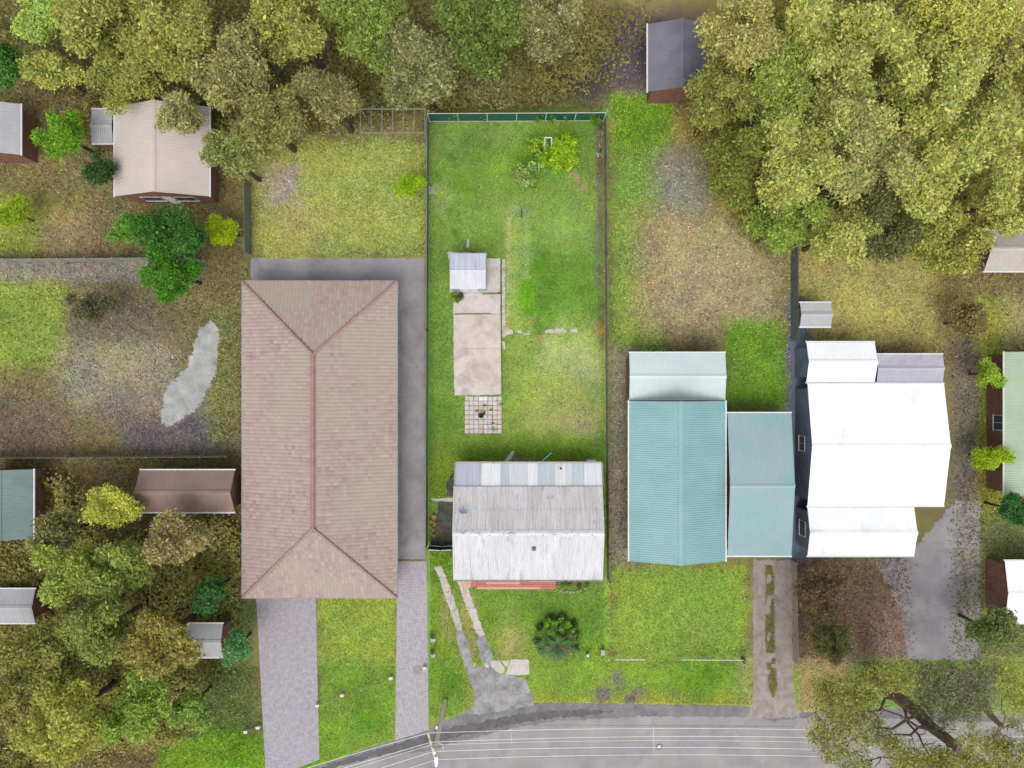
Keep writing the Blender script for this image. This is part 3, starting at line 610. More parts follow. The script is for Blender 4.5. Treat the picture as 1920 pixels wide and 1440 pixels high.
MB().add([(sx0-.02,syr-.1,2.335),(sx1+.02,syr-.1,2.335),(sx1+.02,syr,2.39),(sx0-.02,syr,2.39),(sx0-.02,syr+.1,2.335),(sx1+.02,syr+.1,2.335)],[(0,1,2,3),(3,2,5,4)]).build('ridge_cap', SHP, shed)
for nm, (xa, ya), (xb, yb) in (('wall',(sx0+.08,sys_+.05),(sx1-.08,sys_+.05)),('wall',(sx1-.08,sys_+.05),(sx1-.08,syn-.05)),('wall',(sx1-.08,syn-.05),(sx0+.08,syn-.05)),('wall',(sx0+.08,syn-.05),(sx0+.08,sys_+.05))):
    d = Vector((xb-xa, yb-ya, 0)); me = corr_mesh('wall', d.length, 2.0, .2, .012, 6, SHW, 'rib')
    link('wall', me, shed, frame_at(Vector((xa, ya, .05))-shed.location, d, (0,0,1)))
for xx in (sx0+.08, sx1-.08):
    MB().add([(xx, sys_+.05, 2.04),(xx, syn-.05, 2.04),(xx, syr, 2.32)], [(0,1,2)]).build('gable_end', SHW, shed)
dxm = P(880,545,1).x
for a, b, hs_ in ((P(863.5,545,1).x, dxm-.008, 1), (dxm+.008, P(896.5,545,1).x, -1)):
    d_ = MB().box(a, b, sys_-.03, sys_+.032, .1, 1.98).build('door', WHITE, shed)
    hx = (b-.1) if hs_ > 0 else (a+.1); MB().box(hx-.02, hx+.02, sys_-.07, sys_-.031, .95, 1.1).build('handle', DARK, d_)

# ---------------------------------------------------------------- foliage tools
def rot_leaves(cen, ax, nrmv, ln, wd, k=4):
    """diamond leaves: centre, long axis, normal (all n,3), length and width (n,)"""
    ax = ax/np.linalg.norm(ax, axis=1, keepdims=True)
    sd = np.cross(ax, nrmv); sd /= np.maximum(np.linalg.norm(sd, axis=1, keepdims=True), 1e-6)
    a = cen - ax*ln[:,None]*.5; b = cen + sd*wd[:,None]*.5; c = cen + ax*ln[:,None]*.5; d = cen - sd*wd[:,None]*.5
    return np.stack([a, b, c, d], 1).reshape(-1, 3)
def tints(n, base, var=.22, warm=.12):
    b = np.array(base)[None,:]; g = nr.normal(1, var, (n,1)).clip(.45,1.7); h = nr.normal(0, warm, (n,1))
    out = b*g; out[:,0:1] *= (1+h*1.3); out[:,2:3] *= (1-h); return out.clip(0.004,.6)
def lobes_cloud(lobes, n, size, base, flat=.8, up=.75, var=.22, warm=.12, slim=.55):
    """leaves gathered in small sprays through the lobes; lobes: list (c, r)"""
    vol = np.array([r_**2 for _, r_ in lobes]); pr = vol/vol.sum(); idx = nr.choice(len(lobes), n//7+1, p=pr)
    cs = np.array([tuple(c) for c, _ in lobes])[idx]; rs_ = np.array([r_ for _, r_ in lobes])[idx]
    d = nr.normal(size=(len(idx),3)); d /= np.linalg.norm(d, axis=1, keepdims=True); d[:,2] = np.abs(d[:,2])*.9 - .25*(nr.random(len(idx)))
    rad = rs_*(nr.random(len(idx))**.38)
    sp = cs + d*rad[:,None]*np.array([1,1,flat]); spt = nr.normal(1, .22, (len(idx),1)).clip(.55,1.5)
    cen = np.repeat(sp, 7, 0)[:n] + nr.normal(0, size*.75, (n,3)); st = np.repeat(spt, 7, 0)[:n]
    nv = nr.normal(0, .55, (n,3)); nv[:,2] += up; ax = nr.normal(size=(n,3)); ax[:,2] *= .5
    ln = size*np.exp(nr.normal(0,.36,n)).clip(.4,2.2); wd = ln*slim
    return rot_leaves(cen, ax, nv, ln, wd), tints(n, base, var, warm)*st
def limb_tube(m, a, b, r0, r1, seed=0, seg=4, bend=.10, n=7):
    rr = random.Random(seed); a = Vector(a); b = Vector(b); L_ = (b-a).length; pts = [a]; rads = [r0]
    for i in range(1, seg+1):
        t = i/seg; p = a.lerp(b, t)
        if i < seg: p += Vector((rr.uniform(-1,1), rr.uniform(-1,1), rr.uniform(-.4,.6)))*L_*bend*.5
        pts.append(p); rads.append(r0+(r1-r0)*t)
    m.tube(pts, rads, n); return pts
def tree(name, px, py, rpx, h, col, label, cat='tree', leaves=6000, size=.3, group=None, bark=BARK, nl=None, open_=.0, up=.75, var=.2, slim=.6, warm=.12, flat=.75):
    zc = h*.68; c = P(px, py, zc); r_ = rpx*1.16*MPP*(H-zc)/H; col = tuple(min(.6, v*(2.3 if (px < 450 and py > 870) else 1.85)) for v in col); col = (col[0]*.93, col[1]*1.03, col[2]*1.05)
    t = thing(name, (c.x, c.y, 0), label, cat, group)
    rr = random.Random(int(px*7+py*13)); nl = nl or max(6, int(r_*3.6))
    lobes = []
    for i in range(nl):
        a = rr.uniform(0, 2*math.pi); q = r_*.72*math.sqrt(rr.random()); lr = r_*rr.uniform(.24,.42)
        lobes.append((Vector((c.x+q*math.cos(a), c.y+q*math.sin(a), zc + (h-zc)*rr.uniform(-.5,.75)*(1-.4*q/r_))), lr))
    if not open_: lobes.append((Vector((c.x, c.y, h*.62)), r_*.6))
    Vv, Cc = lobes_cloud(lobes, leaves, size, col, flat, up, var, warm, slim)
    Vv[:,2] = np.maximum(Vv[:,2], .12)
    link('crown', fast_mesh('crown', Vv, 4, Cc, LEAF), t)
    m = MB(); fork = Vector((c.x, c.y, h*.38)); tr = max(.08, h*.022)
    m.tube([(c.x, c.y, -.05), (c.x+rr.uniform(-.1,.1), c.y+rr.uniform(-.1,.1), h*.2), fork], [tr*1.25, tr, tr*.85], 8)
    for i, (lc, lr) in enumerate(lobes[:9]): limb_tube(m, fork, lc, tr*.55, tr*.15, i+int(px))
    m.build('trunk', bark, t)
    return t

# greens as leaf colours
OL = S(150,146,74); YO = S(170,166,88); OB = S(132,128,80); GR = S(108,146,44); DG = S(72,112,42); BR = S(158,172,24); LG = S(158,172,82); DO = S(112,110,70); OG = S(128,138,62)
TREES = [
 (5,110,46,9,DG,'dark green tree cut by the left edge of the view near the top corner',5000,.3),
 (90,22,58,9,LG,'pale green spreading tree in the top left corner',6000,.3),
 (95,128,46,7,S(170,168,84),'yellowish olive tree between dark green tree and the long olive canopy',5000,.28),
 (205,45,78,11,OL,'broad olive gum tree at the top edge above the pale pink roof',8000,.34),
 (225,140,60,9,OL,'olive gum crown just above the pale pink roof, left side',6000,.32),
 (335,60,80,12,OL,'tall olive gum at the top edge, third from the left corner',8000,.34),
 (345,215,44,8,S(158,152,98),'dusty olive crown hanging over the top of the pale pink roof',4000,.28),
 (440,130,76,11,S(146,138,84),'greyish olive gum right of the pale pink roof top',7500,.34),
 (555,45,80,12,OL,'olive gum at the top edge over the yard with the bright lawn',8000,.34),
 (490,90,40,9,DO,'small dark olive crown squeezed between two wide gums',3500,.3),
 (500,225,66,10,S(140,134,76),'brownish olive gum above the left end of the bright lawn',6500,.32),
 (440,300,44,8,S(136,136,76),'thin olive tree along the right side of the pale pink roof',4000,.3),
 (680,55,80,12,OG,'green tinged gum at the top edge left of the plot',8000,.34),
 (620,185,62,10,S(138,130,80),'brown olive gum behind the slim pergola frame',6000,.32),
 (790,120,76,12,OB,'brown olive gum standing beyond the left end of the green fence',7500,.34),
 (900,45,78,12,S(112,122,56),'deep green gum at the top edge behind the plot',8000,.34),
 (930,140,52,9,S(124,116,70),'brownish low gum directly behind the green fence middle',5000,.3),
 (1035,60,66,11,S(138,132,82),'olive gum at the top edge beside the dark grey roof',6500,.32),
 (1400,60,78,12,S(168,156,92),'tan olive gum right of the dark grey roof at the top edge',7500,.34),
 (1530,55,84,13,YO,'yellow olive gum, second along the top edge right of the dark grey roof',8500,.36),
 (1665,50,84,13,YO,'yellow olive gum, third along the top edge right of the dark grey roof',8500,.36),
 (1800,45,84,13,S(176,170,82),'bright yellow olive gum near the top right corner',8500,.36),
 (1905,115,62,11,S(158,150,82),'yellow olive gum cut by the right edge near the top',6000,.34),
 (1350,190,62,10,S(140,136,68),'dark yellow gum at the left rim of the right hand wood',6000,.32),
 (1460,170,80,12,S(146,150,72),'green yellow gum in the second row of the right hand wood, left',8000,.34),
 (1595,180,86,13,S(166,160,90),'pale yellow gum in the middle of the second row of the right hand wood',8500,.36),
 (1740,170,86,13,YO,'large yellow gum right of centre in the second row of the right hand wood',8500,.36),
 (1875,235,80,12,S(168,164,88),'yellow gum at the right edge in the second row of the wood',8000,.36),
 (1380,310,66,10,S(126,126,56),'dark olive gum over the neighbouring long lawn',6500,.32),
 (1490,300,80,12,YO,'yellow gum in the third row of the right hand wood, second from left',8000,.34),
 (1620,310,84,12,S(162,156,94),'dusty yellow gum in the third row of the wood, centre',8500,.36),
 (1760,320,86,12,YO,'yellow gum in the third row of the wood, right of centre',8500,.36),
 (1890,370,72,11,YO,'yellow gum at the right edge above the pale rooftop corner',7500,.34),
 (1470,420,62,9,S(136,148,66),'green yellow tree at the lower left corner of the right hand wood',6000,.32),
 (1570,440,60,9,YO,'yellow tree at the lower rim of the wood above the tan clearing',6000,.32),
 (1650,430,60,9,S(104,102,58),'dark gum at the lower rim of the wood, centre',5500,.32),
 (1770,450,66,9,S(150,146,70),'olive gum at the lower rim of the wood toward the right',6500,.32),
 (118,255,44,7,S(112,146,34),'fresh green tree left of the pale pink roof',5000,.26),
 (178,320,30,6,S(62,84,36),'small dark green tree touching the left wall of the pale pink roofed house',3000,.24),
 (20,400,36,4,S(144,160,36),'low bright green shrub at the left edge beside the brown yard',3500,.2),
 (318,425,66,8,S(66,108,38),'big dense dark green tree below the pale pink roof',9000,.26),
 (325,515,56,7,S(76,122,30),'rich green tree directly below the big dense dark tree',7000,.26),
 (235,430,34,5,S(100,138,46),'light green small tree left of the big dense dark tree',3000,.22),
 (424,428,30,4,BR,'round vivid yellow green bush beside the big dark tree',3500,.18),
 (768,345,26,3.2,S(146,168,24),'vivid yellow green bush at the right end of the bright neighbour lawn',3000,.16),
 (175,570,36,5,S(104,98,66),'brownish olive shrub by the long narrow roof',2800,.24),
 (205,950,50,7,S(164,164,68),'yellowish tree left of the brown pink roof',5000,.28),
 (110,1000,46,8,S(112,106,62),'dark olive tree beside the bluish roof at the left edge',4500,.3),
 (130,1075,58,9,S(132,138,60),'mid green tree below the yellowish tree on the left',6000,.3),
 (235,1060,58,9,S(124,130,62),'green tree in the middle of the left lower wood',6000,.3),
 (345,1010,52,8,S(136,122,78),'brownish tree overlapping the lower end of the brown pink roof',5000,.3),
 (60,1240,74,10,S(124,120,58),'large olive tree at the left edge in the lower wood',7500,.34),
 (190,1180,70,10,S(116,118,56),'olive tree in the lower left wood above its centre',7000,.34),
 (300,1200,66,10,S(132,120,60),'brown olive tree left of the light grey carport roof',6500,.32),
 (120,1350,80,11,S(140,136,60),'wide yellow olive tree near the bottom left corner',8000,.34),
 (250,1320,66,9,S(124,136,56),'greenish tree at the lower rim of the left wood by the verge',6500,.32),
 (20,1430,60,9,S(124,118,62),'olive tree cut by the bottom left corner',5000,.32),
 (355,1330,42,6,S(118,134,62),'small green tree beside the left paved driveway entrance',4000,.26),
 (395,1110,40,6,S(58,92,42),'dark green tree touching the corner of the brown tiled house',4500,.24),
 (440,1215,34,5,S(84,122,70),'bluish green shrub between carport roof and the left driveway',3500,.22),
 (1858,860,30,4,S(150,164,30),'bright green hedge shrub at the right edge beside the pale green roof',3500,.2),
 (1900,955,34,5,S(54,96,40),'dark green shrub at the right edge below the pale green roof',3500,.22),
 (1858,700,26,4,S(144,160,50),'upper light green shrub in the strip right of the white roofed house',2800,.2),
 (1545,1110,46,5,S(116,96,66),'brown leaved tree in the front yard of the white roofed house, upper',4000,.26),
 (1560,1195,44,5,S(112,108,60),'olive brown shrub in the front yard of the white roofed house, lower',4000,.26),
 (1860,1185,44,6,S(112,120,64),'olive tree at the right edge above the big roadside gum',4000,.28),
 (1820,600,40,5,S(128,112,66),'brown olive shrub at the top right corner of the white roofed house',3500,.26),
]
for x, y, r_, h, c, lab, nl_, sz in TREES:
    tree('tree' if h > 5 else 'shrub', x, y, r_, h, c, lab, 'tree' if h > 5 else 'shrub', int(nl_*1.8), sz*.66, warm=.08, up=1.0, var=.2, slim=.5)

# ---------------------------------------------------------------- big roadside gum trees (seen sharp)
def gum(px, py, h, col, label, lobes_px, base_r, nleaf, branches, bark, size=.17, lean=None):
    b = P(px, py); t = thing('gum_tree', b, label, 'tree')
    lobes = [(P(x, y, z), r_*MPP*(H-z)/H) for x, y, z, r_ in lobes_px]
    Vv, Cc = lobes_cloud(lobes, nleaf, size, col, .7, .55, .4, .13, .30)
    link('crown', fast_mesh('crown', Vv, 4, Cc, LEAF), t)
    fork = P(*branches[0])
    m = MB(); pts = [b+Vector((0,0,-.1))] + [P(*q) for q in branches]
    n_ = len(pts); m.tube(pts, [base_r*(1.25-.6*i/(n_-1)) for i in range(n_)], 14)
    m.build('trunk', bark, t)
    tops = pts[-1]
    for i, (lc, lr) in enumerate(lobes):
        if i % 3: continue
        src = pts[2 + (i % max(1, n_-2))] if n_ > 3 else pts[-1]
        m = MB(); pp = limb_tube(m, src, lc, base_r*.24, .03, i*3+int(px), 6, .12)
        for j in range(3):
            q = pp[3+j % 3]; rr = random.Random(i*10+j); e = q + Vector((rr.uniform(-1,1), rr.uniform(-1,1), rr.uniform(.1,.8)))*lr*.8
            limb_tube(m, q, e, .045, .012, i+j, 3, .2, 5)
        m.build('branch', bark, t)
    return t
gum(1628,1258, 14, S(178,180,90), 'big dark trunked gum leaning its crown over the road at the lower right', 
    [(1560,1345,9,44),(1530,1370,8.5,24),(1545,1290,9,30),(1600,1285,10,38),(1650,1268,11,36),(1590,1320,10,38),(1560,1400,9,34),(1620,1360,10,40),(1690,1270,11,32),(1600,1430,9,34),(1690,1415,12,38),(1745,1425,12.5,36),(1660,1385,10.5,26),(1625,1300,10,26),(1700,1440,11,40),(1760,1450,12,40),(1815,1385,13,26),(1730,1450,11,38),(1775,1435,13,34)],
    .5, 33000, [(1655,1284,2.6),(1690,1312,5),(1722,1338,7),(1745,1362,8.6),(1775,1385,10.3),(1800,1405,11.4)], BARKG)
gum(1790,1262, 14, S(156,158,116), 'grey green gum with a denser crown between dark trunked gum and the right edge',
    [(1750,1278,10,36),(1800,1282,11,42),(1780,1310,11,40),(1830,1300,11,42),(1730,1310,9,34),(1770,1345,10,30),(1840,1262,10,34),(1725,1262,9,30),(1815,1335,11,28)],
    .3, 17000, [(1800,1275,3),(1808,1290,6),(1812,1300,8)], BARKP, .15)
gum(1850,1330, 13, S(188,188,94), 'pale barked gum spreading branches at the bottom right corner',
    [(1900,1440,11,44),(1850,1430,11,44),(1800,1410,10,30),(1890,1270,10,34),(1910,1310,10,28),(1830,1450,11,36),(1880,1400,10,26),(1930,1400,11,34),(1860,1390,9,24),(1900,1355,10,16)],
    .26, 15000, [(1858,1342,3),(1868,1352,5.5),(1880,1362,8)], BARKP, .16)

# ---------------------------------------------------------------- plants inside the plot
def bush(name, px, py, rpx, h, col, label, leaves, size, nl=10, twigs=10, var=.28, up=.7, slim=.7, cat='shrub', lob=None):
    c = P(px, py, h*.6); r_ = rpx*MPP; t = thing(name, (c.x, c.y, 0), label, cat)
    rr = random.Random(int(px)); lobes = []
    for i in range(nl if not lob else 0):
        a = rr.uniform(0,6.28); q = r_*.75*math.sqrt(rr.random()); lobes.append((Vector((c.x+q*math.cos(a), c.y+q*math.sin(a), h*rr.uniform(.4,.85))), r_*rr.uniform(.22,.38)))
    if lob: lobes = [(P(x_, y_, h*rr.uniform(.5,.85)), q_*MPP) for x_, y_, q_ in lob]; nl = len(lobes)
    Vv, Cc = lobes_cloud(lobes, leaves, size, col, .8, up, var, .12, slim); Vv[:,2] = np.maximum(Vv[:,2], .05)
    link('foliage', fast_mesh('foliage', Vv, 4, Cc, LEAF), t)
    m = MB()
    for i in range(twigs):
        lc = lobes[i % nl][0]; limb_tube(m, (c.x+rr.uniform(-.1,.1), c.y+rr.uniform(-.1,.1), 0), lc + Vector((rr.uniform(-.4,.4), rr.uniform(-.4,.4), rr.uniform(0,.3))), .04, .012, i, 4, .2, 5)
    m.build('stem', BARKP, t); return t
FT = [(rnd.uniform(1035,1076), rnd.uniform(262,316), rnd.uniform(5,9)) for _ in range(26)] + [(1068,268,9),(1060,258,7),(1074,280,8),(1076,300,8),(1066,312,8),(1050,300,8),(1040,285,8),(1046,270,7),(1055,282,9)]
bush('fruit_tree', 1054, 288, 38, 2.0, S(186,232,50), 'bright lime green leafy tree grown over the white tube frame in the back corner', 6800, .15, 0, 18, cat='tree', lob=FT)
FT = [(rnd.uniform(992,1030), rnd.uniform(260,308), rnd.uniform(4,7)) for _ in range(24)]
bush('fruit_tree', 1010, 284, 26, 1.6, S(176,216,56), 'looser lime green regrowth on the left flank of the lime green tree', 2600, .14, 0, 14, cat='tree', lob=FT)
bush('sapling_tree', 985, 328, 26, 2.2, S(190,220,124), 'sparse pale green young tree with bare twigs, below left of the lime green tree', 1500, .14, 12, 26, cat='tree')
bush('sapling_tree', 1001, 352, 6, 1.2, S(170,200,60), 'tiny yellow green sapling at the foot of the sparse young tree', 140, .13, 3, 4, cat='tree')
# white frame
fr = thing('tube_frame', P(1028,290), 'white tubular frame standing half buried in the lime green tree', 'frame')
a, b, c, d = P(1021.5,258,2.1), P(1034.5,258,2.1), P(1034.5,269.5,2.1), P(1021.5,269.5,2.1)
for p_, q_ in ((a,b),(b,c),(d,a)): MB().tube([p_, q_], .045, 8).build('top_rail', WHITE, fr)
for q in (a, b, c, d): MB().tube([q, Vector((q.x, q.y, 0))], .04, 8).build('leg', WHITE, fr)
fr2 = thing('leaning_pole', P(1010,314), 'white pole sticking out at the lower left rim of the lime green tree', 'pole'); MB().tube([P(1010.5,307,2.0), P(1010,321,.05)], .05, 8).build('tube', WHITE, fr2)
fr3 = thing('leaning_pole', P(1043,312), 'shorter white pole at the lower rim of the lime green tree', 'pole'); MB().tube([P(1043.5,311,2.0), P(1043,321,.05)], .04, 8).build('tube', WHITE, fr3)

# cycad in the front yard
cy = P(1046,1204,.5); cyc = thing('cycad', (cy.x, cy.y, 0), 'large round cycad with dark arching fronds and lime shoots in the front lawn', 'plant')
VV = []; CC = []; stems = MB(); shoots_v = []; shoots_c = []
def frond(base, ang, L_, rise, droop, col, wd, nseg=16, tw=.0):
    dv = Vector((math.cos(ang), math.sin(ang), 0)); sv = Vector((-dv.y, dv.x, 0)); pts = []
    for i in range(nseg+1):
        t = i/nseg; pts.append(base + dv*L_*t*(1-.08*t) + Vector((0,0, rise*math.sin(min(1, t*1.1)*math.pi*.55) - droop*t*t)))
    stems.tube([pts[0], pts[nseg//3], pts[2*nseg//3], pts[-1]], [.025,.02,.014,.006], 4, False)
    cen = []; ax = []; nv = []; ln = []
    for i in range(1, nseg*2):
        t = i/(nseg*2); p = pts[int(t*nseg)].lerp(pts[min(nseg, int(t*nseg)+1)], t*nseg-int(t*nseg)); q = wd*math.sin(math.pi*min(1, t*.9+.12))**.6
        for s in (-1, 1):
            a_ = (sv*s + dv*.55 + Vector((0,0,.25))).normalized(); cen.append(p + a_*q*.5); ax.append(a_); nv.append(Vector((0,0,1)) + sv*s*-.35 + dv*rnd.uniform(-.2,.2)); ln.append(q)
    cen = np.array([tuple(v) for v in cen]); ax = np.array([tuple(v) for v in ax]); nv = np.array([tuple(v) for v in nv]); ln = np.array(ln)
    VV.append(rot_leaves(cen, ax, nv, ln, ln*0+.042)); CC.append(tints(len(cen), col, .18, .08))
for k_ in range(100):
    an_ = rnd.uniform(0, 2*math.pi); inner = rnd.random() < .3
    colr = S(112,150,96) if math.sin(an_) < .1 else S(104,146,72)
    if rnd.random() < .10: colr = S(150,134,96)
    frond(Vector((cy.x, cy.y, .9)), an_, rnd.uniform(1.0,1.4) if inner else rnd.uniform(1.6,2.15)*(1.0 if math.sin(an_) > -.4 else .78)*1.0, rnd.uniform(.5,1.1) if inner else rnd.uniform(.1,.6), rnd.uniform(.1,.5), colr, rnd.uniform(.2,.3))
link('fronds', fast_mesh('fronds', np.concatenate(VV), 4, np.concatenate(CC), LEAF), cyc)
stems.build('midribs', BARKP, cyc)
MB().lathe(cy.x, cy.y, [(.3,0),(.34,.3),(.24,.6),(.05,.75)], 14).build('trunk', BARK, cyc)
# lime leafed weeds growing through it
lb = [(P(x, y, z), r_*MPP*.8) for x, y, z, r_ in [(1030+rnd.gauss(12,16),1180+rnd.gauss(2,12),.95,rnd.uniform(2,4)) for _ in range(20)]+[(1035,1187,1.2,9),(1042,1190,1.3,6),(1025,1172,1.0,6),(1040,1168,1.0,7),(1064,1168,1.0,7),(1056,1160,.9,5),(1068,1190,1.1,7),(1074,1184,1.0,5),(1016,1192,.8,6),(1070,1222,.8,7),(1068,1212,.9,6),(1018,1208,.7,5),(1026,1165,.9,6),(1050,1180,1.2,4),(1008,1188,.6,4)]]
Vv, Cc = lobes_cloud(lb, 1150, .12, S(160,210,56), .6, .8, .25, .12, .5)
wd_ = thing('creeper', (cy.x, cy.y+.6, 0), 'lime green leafy creeper sprouting up through the cycad', 'plant')
link('foliage', fast_mesh('foliage', Vv, 4, Cc, LEAF), wd_)
m = MB()
for i, (lc, lr) in enumerate(lb): limb_tube(m, (lc.x, lc.y-.1, 0), lc, .02, .008, i, 3, .15, 5)
m.build('stem', BARKP, wd_)
# low dark shrubs round the cycad base
tree_lb = [(P(x, y, .2), 7*MPP) for x, y in [(1012,1175),(1030,1160),(1055,1158),(1075,1170),(1082,1190),(1008,1200),(1016,1218),(1078,1215),(1045,1165)]]
Vv, Cc = lobes_cloud(tree_lb, 3000, .13, S(92,128,68), .7, .6, .3, .15, .5); Vv[:,2] = np.maximum(Vv[:,2], .03)
o = link('ground_ivy', fast_mesh('ground_ivy', Vv, 4, Cc, LEAF)); tag(o, 'dark low leaves in a ring round the foot of the cycad', 'ivy', kind='stuff')

sheet('stain', [(866,1089),(877,1089),(878,1100),(874,1112),(871,1122),(868,1108)], M('rust_stain', S(196,160,132), S(214,186,162), 1.5, 10), .052, .6, 2, 213, nograss=False)
# garden bed right of the porch
sheet('garden_bed', [(1058,1088),(1092,1088),(1090,1096),(1080,1101),(1068,1100),(1060,1095)], MULCH, .008, 1, 3, 200)
for i, (x, y, r_) in enumerate([(1051,1107,2.2),(1055,1109,1.6),(1063,1108,2),(1070,1110,2.3),(1076,1110,1.8),(1083,1109,2.2),(1089,1106,1.7),(1097,1103,2.2),(1101,1101,1.6),(1040,1107.5,2.0),(1058,1110,1.5)]):
    c = P(x, y); m = MB(); k = 7; vs = [(c.x+math.cos(j*6.283/k)*r_*MPP*rnd.uniform(.8,1.2), c.y+math.sin(j*6.283/k)*r_*MPP*.8*rnd.uniform(.8,1.2)) for j in range(k)]
    m.prism(vs, 0, .09+rnd.uniform(0,.04)); o = m.build('garden_stone', STONE)
    tag(o, ['pale edging stone at the left end of the front garden bed','pale pebble sized stone second from the left in the bed edging','pale stone left of centre in the bed edging','largest pale stone at the lowest point of the bed edging','small stone just right of the largest edging stone','broad stone on the right half of the bed edging','small stone where the bed edging turns up to the house','pale stone near the right end of the bed edging','rightmost small stone of the bed edging','flat pale stone against the right end of the red porch','tiny stone behind the left edging stones'][i], 'stone', 'stones edging the front garden bed')
for i, (x, y, r_, c, lab) in enumerate([(1068,1100,5,S(170,190,70),'spiky pale yellow green plant in the middle of the front garden bed'),(1056,1097,5,S(120,160,50),'green tuft at the porch end of the front garden bed'),(1086,1098,5,S(110,150,50),'green tuft right of the spiky plant in the front bed'),(1102,1096,6,S(120,156,56),'grassy tuft at the right end of the front garden bed')]):
    bush('garden_plant', x, y, r_, .5, c, lab, 220, .12, 4, 4, slim=.25, cat='plant')
# plants in pots
def pot(px, py, r_, h, label, plant=None, plabel=None, mat=None):
    c = P(px, py, h); t = thing('plant_pot', (c.x, c.y, .05), label, 'pot')
    m = MB(); m.lathe(c.x, c.y, [(r_*.75,.05),(r_,.05+h),(r_+.02,.05+h),(r_+.02,h+.0),(r_-.02,h+.0),(r_-.03,h-.05+.05)], 18); m.build('pot', mat or BLACK, t)
    MB().lathe(c.x, c.y, [(r_-.025,h-.08),(r_-.025,h-.06)], 16).build('soil', EMBER, t)
    if plant:
        Vv, Cc = lobes_cloud([(Vector((c.x, c.y, h+.12)), r_*1.15)], 160, .12, plant, .6, .9, .25, .15, .6); p = thing('potted_plant', (c.x, c.y, h), plabel, 'plant'); link('foliage', fast_mesh('foliage', Vv, 4, Cc, LEAF), p)
        s_ = MB().tube([(c.x, c.y, h-.06), (c.x, c.y, h+.15)], .012, 5).build('stem', BARKP, p)
    return t
pot(863.5,554,.22,.42,'empty black pot standing against the shed front left corner')
pot(851.5,555.5,.18,.34,'terracotta rimmed pot at the left corner of the shed front', S(140,170,30), 'lime green plant growing in the pot at the shed corner', BRICK)
pot(857.5,562.5,.18,.3,'black pot holding a plant, furthest from the shed', S(120,170,40), 'green leafy plant in the pot furthest from the shed', BLACK)
c = P(902,779,.4); fp = thing('fire_pot', (c.x, c.y, .05), 'round black tub standing alone on the square paver patio', 'tub')
MB().lathe(c.x, c.y, [(.17,.05),(.215,.2),(.225,.45),(.195,.45),(.18,.25),(.02,.2)], 20).build('bowl', BLACK, fp)
for k_ in range(4): MB().tube([(c.x-.12+.07*k_, c.y-.05, .24), (c.x-.1+.06*k_, c.y+.12, .27)], .018, 5).build('stick', EMBER, fp)
sheet('ash_patch', [(906,774),(909,769),(910.5,771),(910,777),(907,778)], EMBER, .062, .4, 1, 210, nograss=False)
# damp stain ring beside pots -> real stain
sheet('stain', [(856,553),(868,550),(871,555),(869,562),(860,566)], M('brown_stain', S(150,130,120), S(165,146,136), 3, 12), .052, .6, 2, 211, nograss=False)

# rotary clothesline
cl = thing('clothesline', P(978,407), 'old dark rotary clothesline with thin drooping arms in the back lawn', 'clothesline')
b0 = P(978,407.5); tp = P(977,388.5,2.9); tp = Vector((b0.x, b0.y, 0)) + (tp - Vector((b0.x, b0.y, 0)))
MB().tube([b0, P(977.3,391,2.4)], .06, 8).build('pole', DARK, cl); MB().tube([P(977.3,391,2.4), P(977,388,2.75)], .03, 8).build('head', DARK, cl)
pc = P(977.3,391,2.4)
for e in (P(947,407,1.9), P(996,390.5,2.3), P(973,379,2.3), P(990,412,2.0)):
    MB().tube([pc, e], .028, 6).build('arm', M('arm_grey', S(110,140,120), S(130,160,140), 3, 12), cl)

# ---------------------------------------------------------------- fences
def sheet_fence(name, pts, h, panel, label, mat, post, cap=None, base=.0, rail=True):
    t = thing(name, P(*pts[0]), label, 'fence'); cnt = 0
    for i in range(len(pts)-1):
        a = P(*pts[i]); b = P(*pts[i+1]); d = b-a; n = max(1, round(d.length/panel)); wd = d.length/n; dn = d.normalized()
        me = corr_mesh('panel', wd-.07, h-.12, .19, .02, 6, mat, 'rib')
        for k in range(n):
            o = a + dn*(wd*k+.035) + Vector((0,0,.1)); link('panel', me, t, frame_at(o-t.location, dn, (0,0,1)))
            q = a + dn*wd*k; MB().box(q.x-.035, q.x+.035, q.y-.035, q.y+.035, 0, h+.02).build('post', post, t)
            if rail:
                e = a + dn*wd*(k+1); MB().beam(q+dn*.036+Vector((0,0,h-.02)), e-dn*.036+Vector((0,0,h-.02)), .05, .04).build('rail', cap or post, t)
                MB().beam(q+dn*.036+Vector((0,0,.06)), e-dn*.036+Vector((0,0,.06)), .06, .06).build('rail', cap or post, t)
        MB().box(b.x-.035, b.x+.035, b.y-.035, b.y+.035, 0, h+.02).build('post', post, t)
    return t
CREAM = M('cream_post', S(205,205,190), S(222,220,205), 3, 12)
sheet_fence('steel_fence', [(806,228),(1131,226.5)], 1.8, 2.35, 'green ribbed steel fence with cream posts across the back of the plot', GREENF, CREAM)
sheet_fence('side_gate_fence', [(806,1023),(829,1024.5),(850,1023)], 1.5, 1.2, 'dark green panel fence with white top rail closing the gap left of the house', DGREEN, DGREEN, WHITE)
sheet_fence('steel_fence', [(804.5,229),(803,620),(802,1020)], 1.6, 2.4, 'dull grey green steel fence along the left side of the plot', M('drab_fence_steel', S(108,120,108), S(128,138,124), 1.5, 10), M('drab_post', S(120,128,118), S(140,146,134), 3, 12))
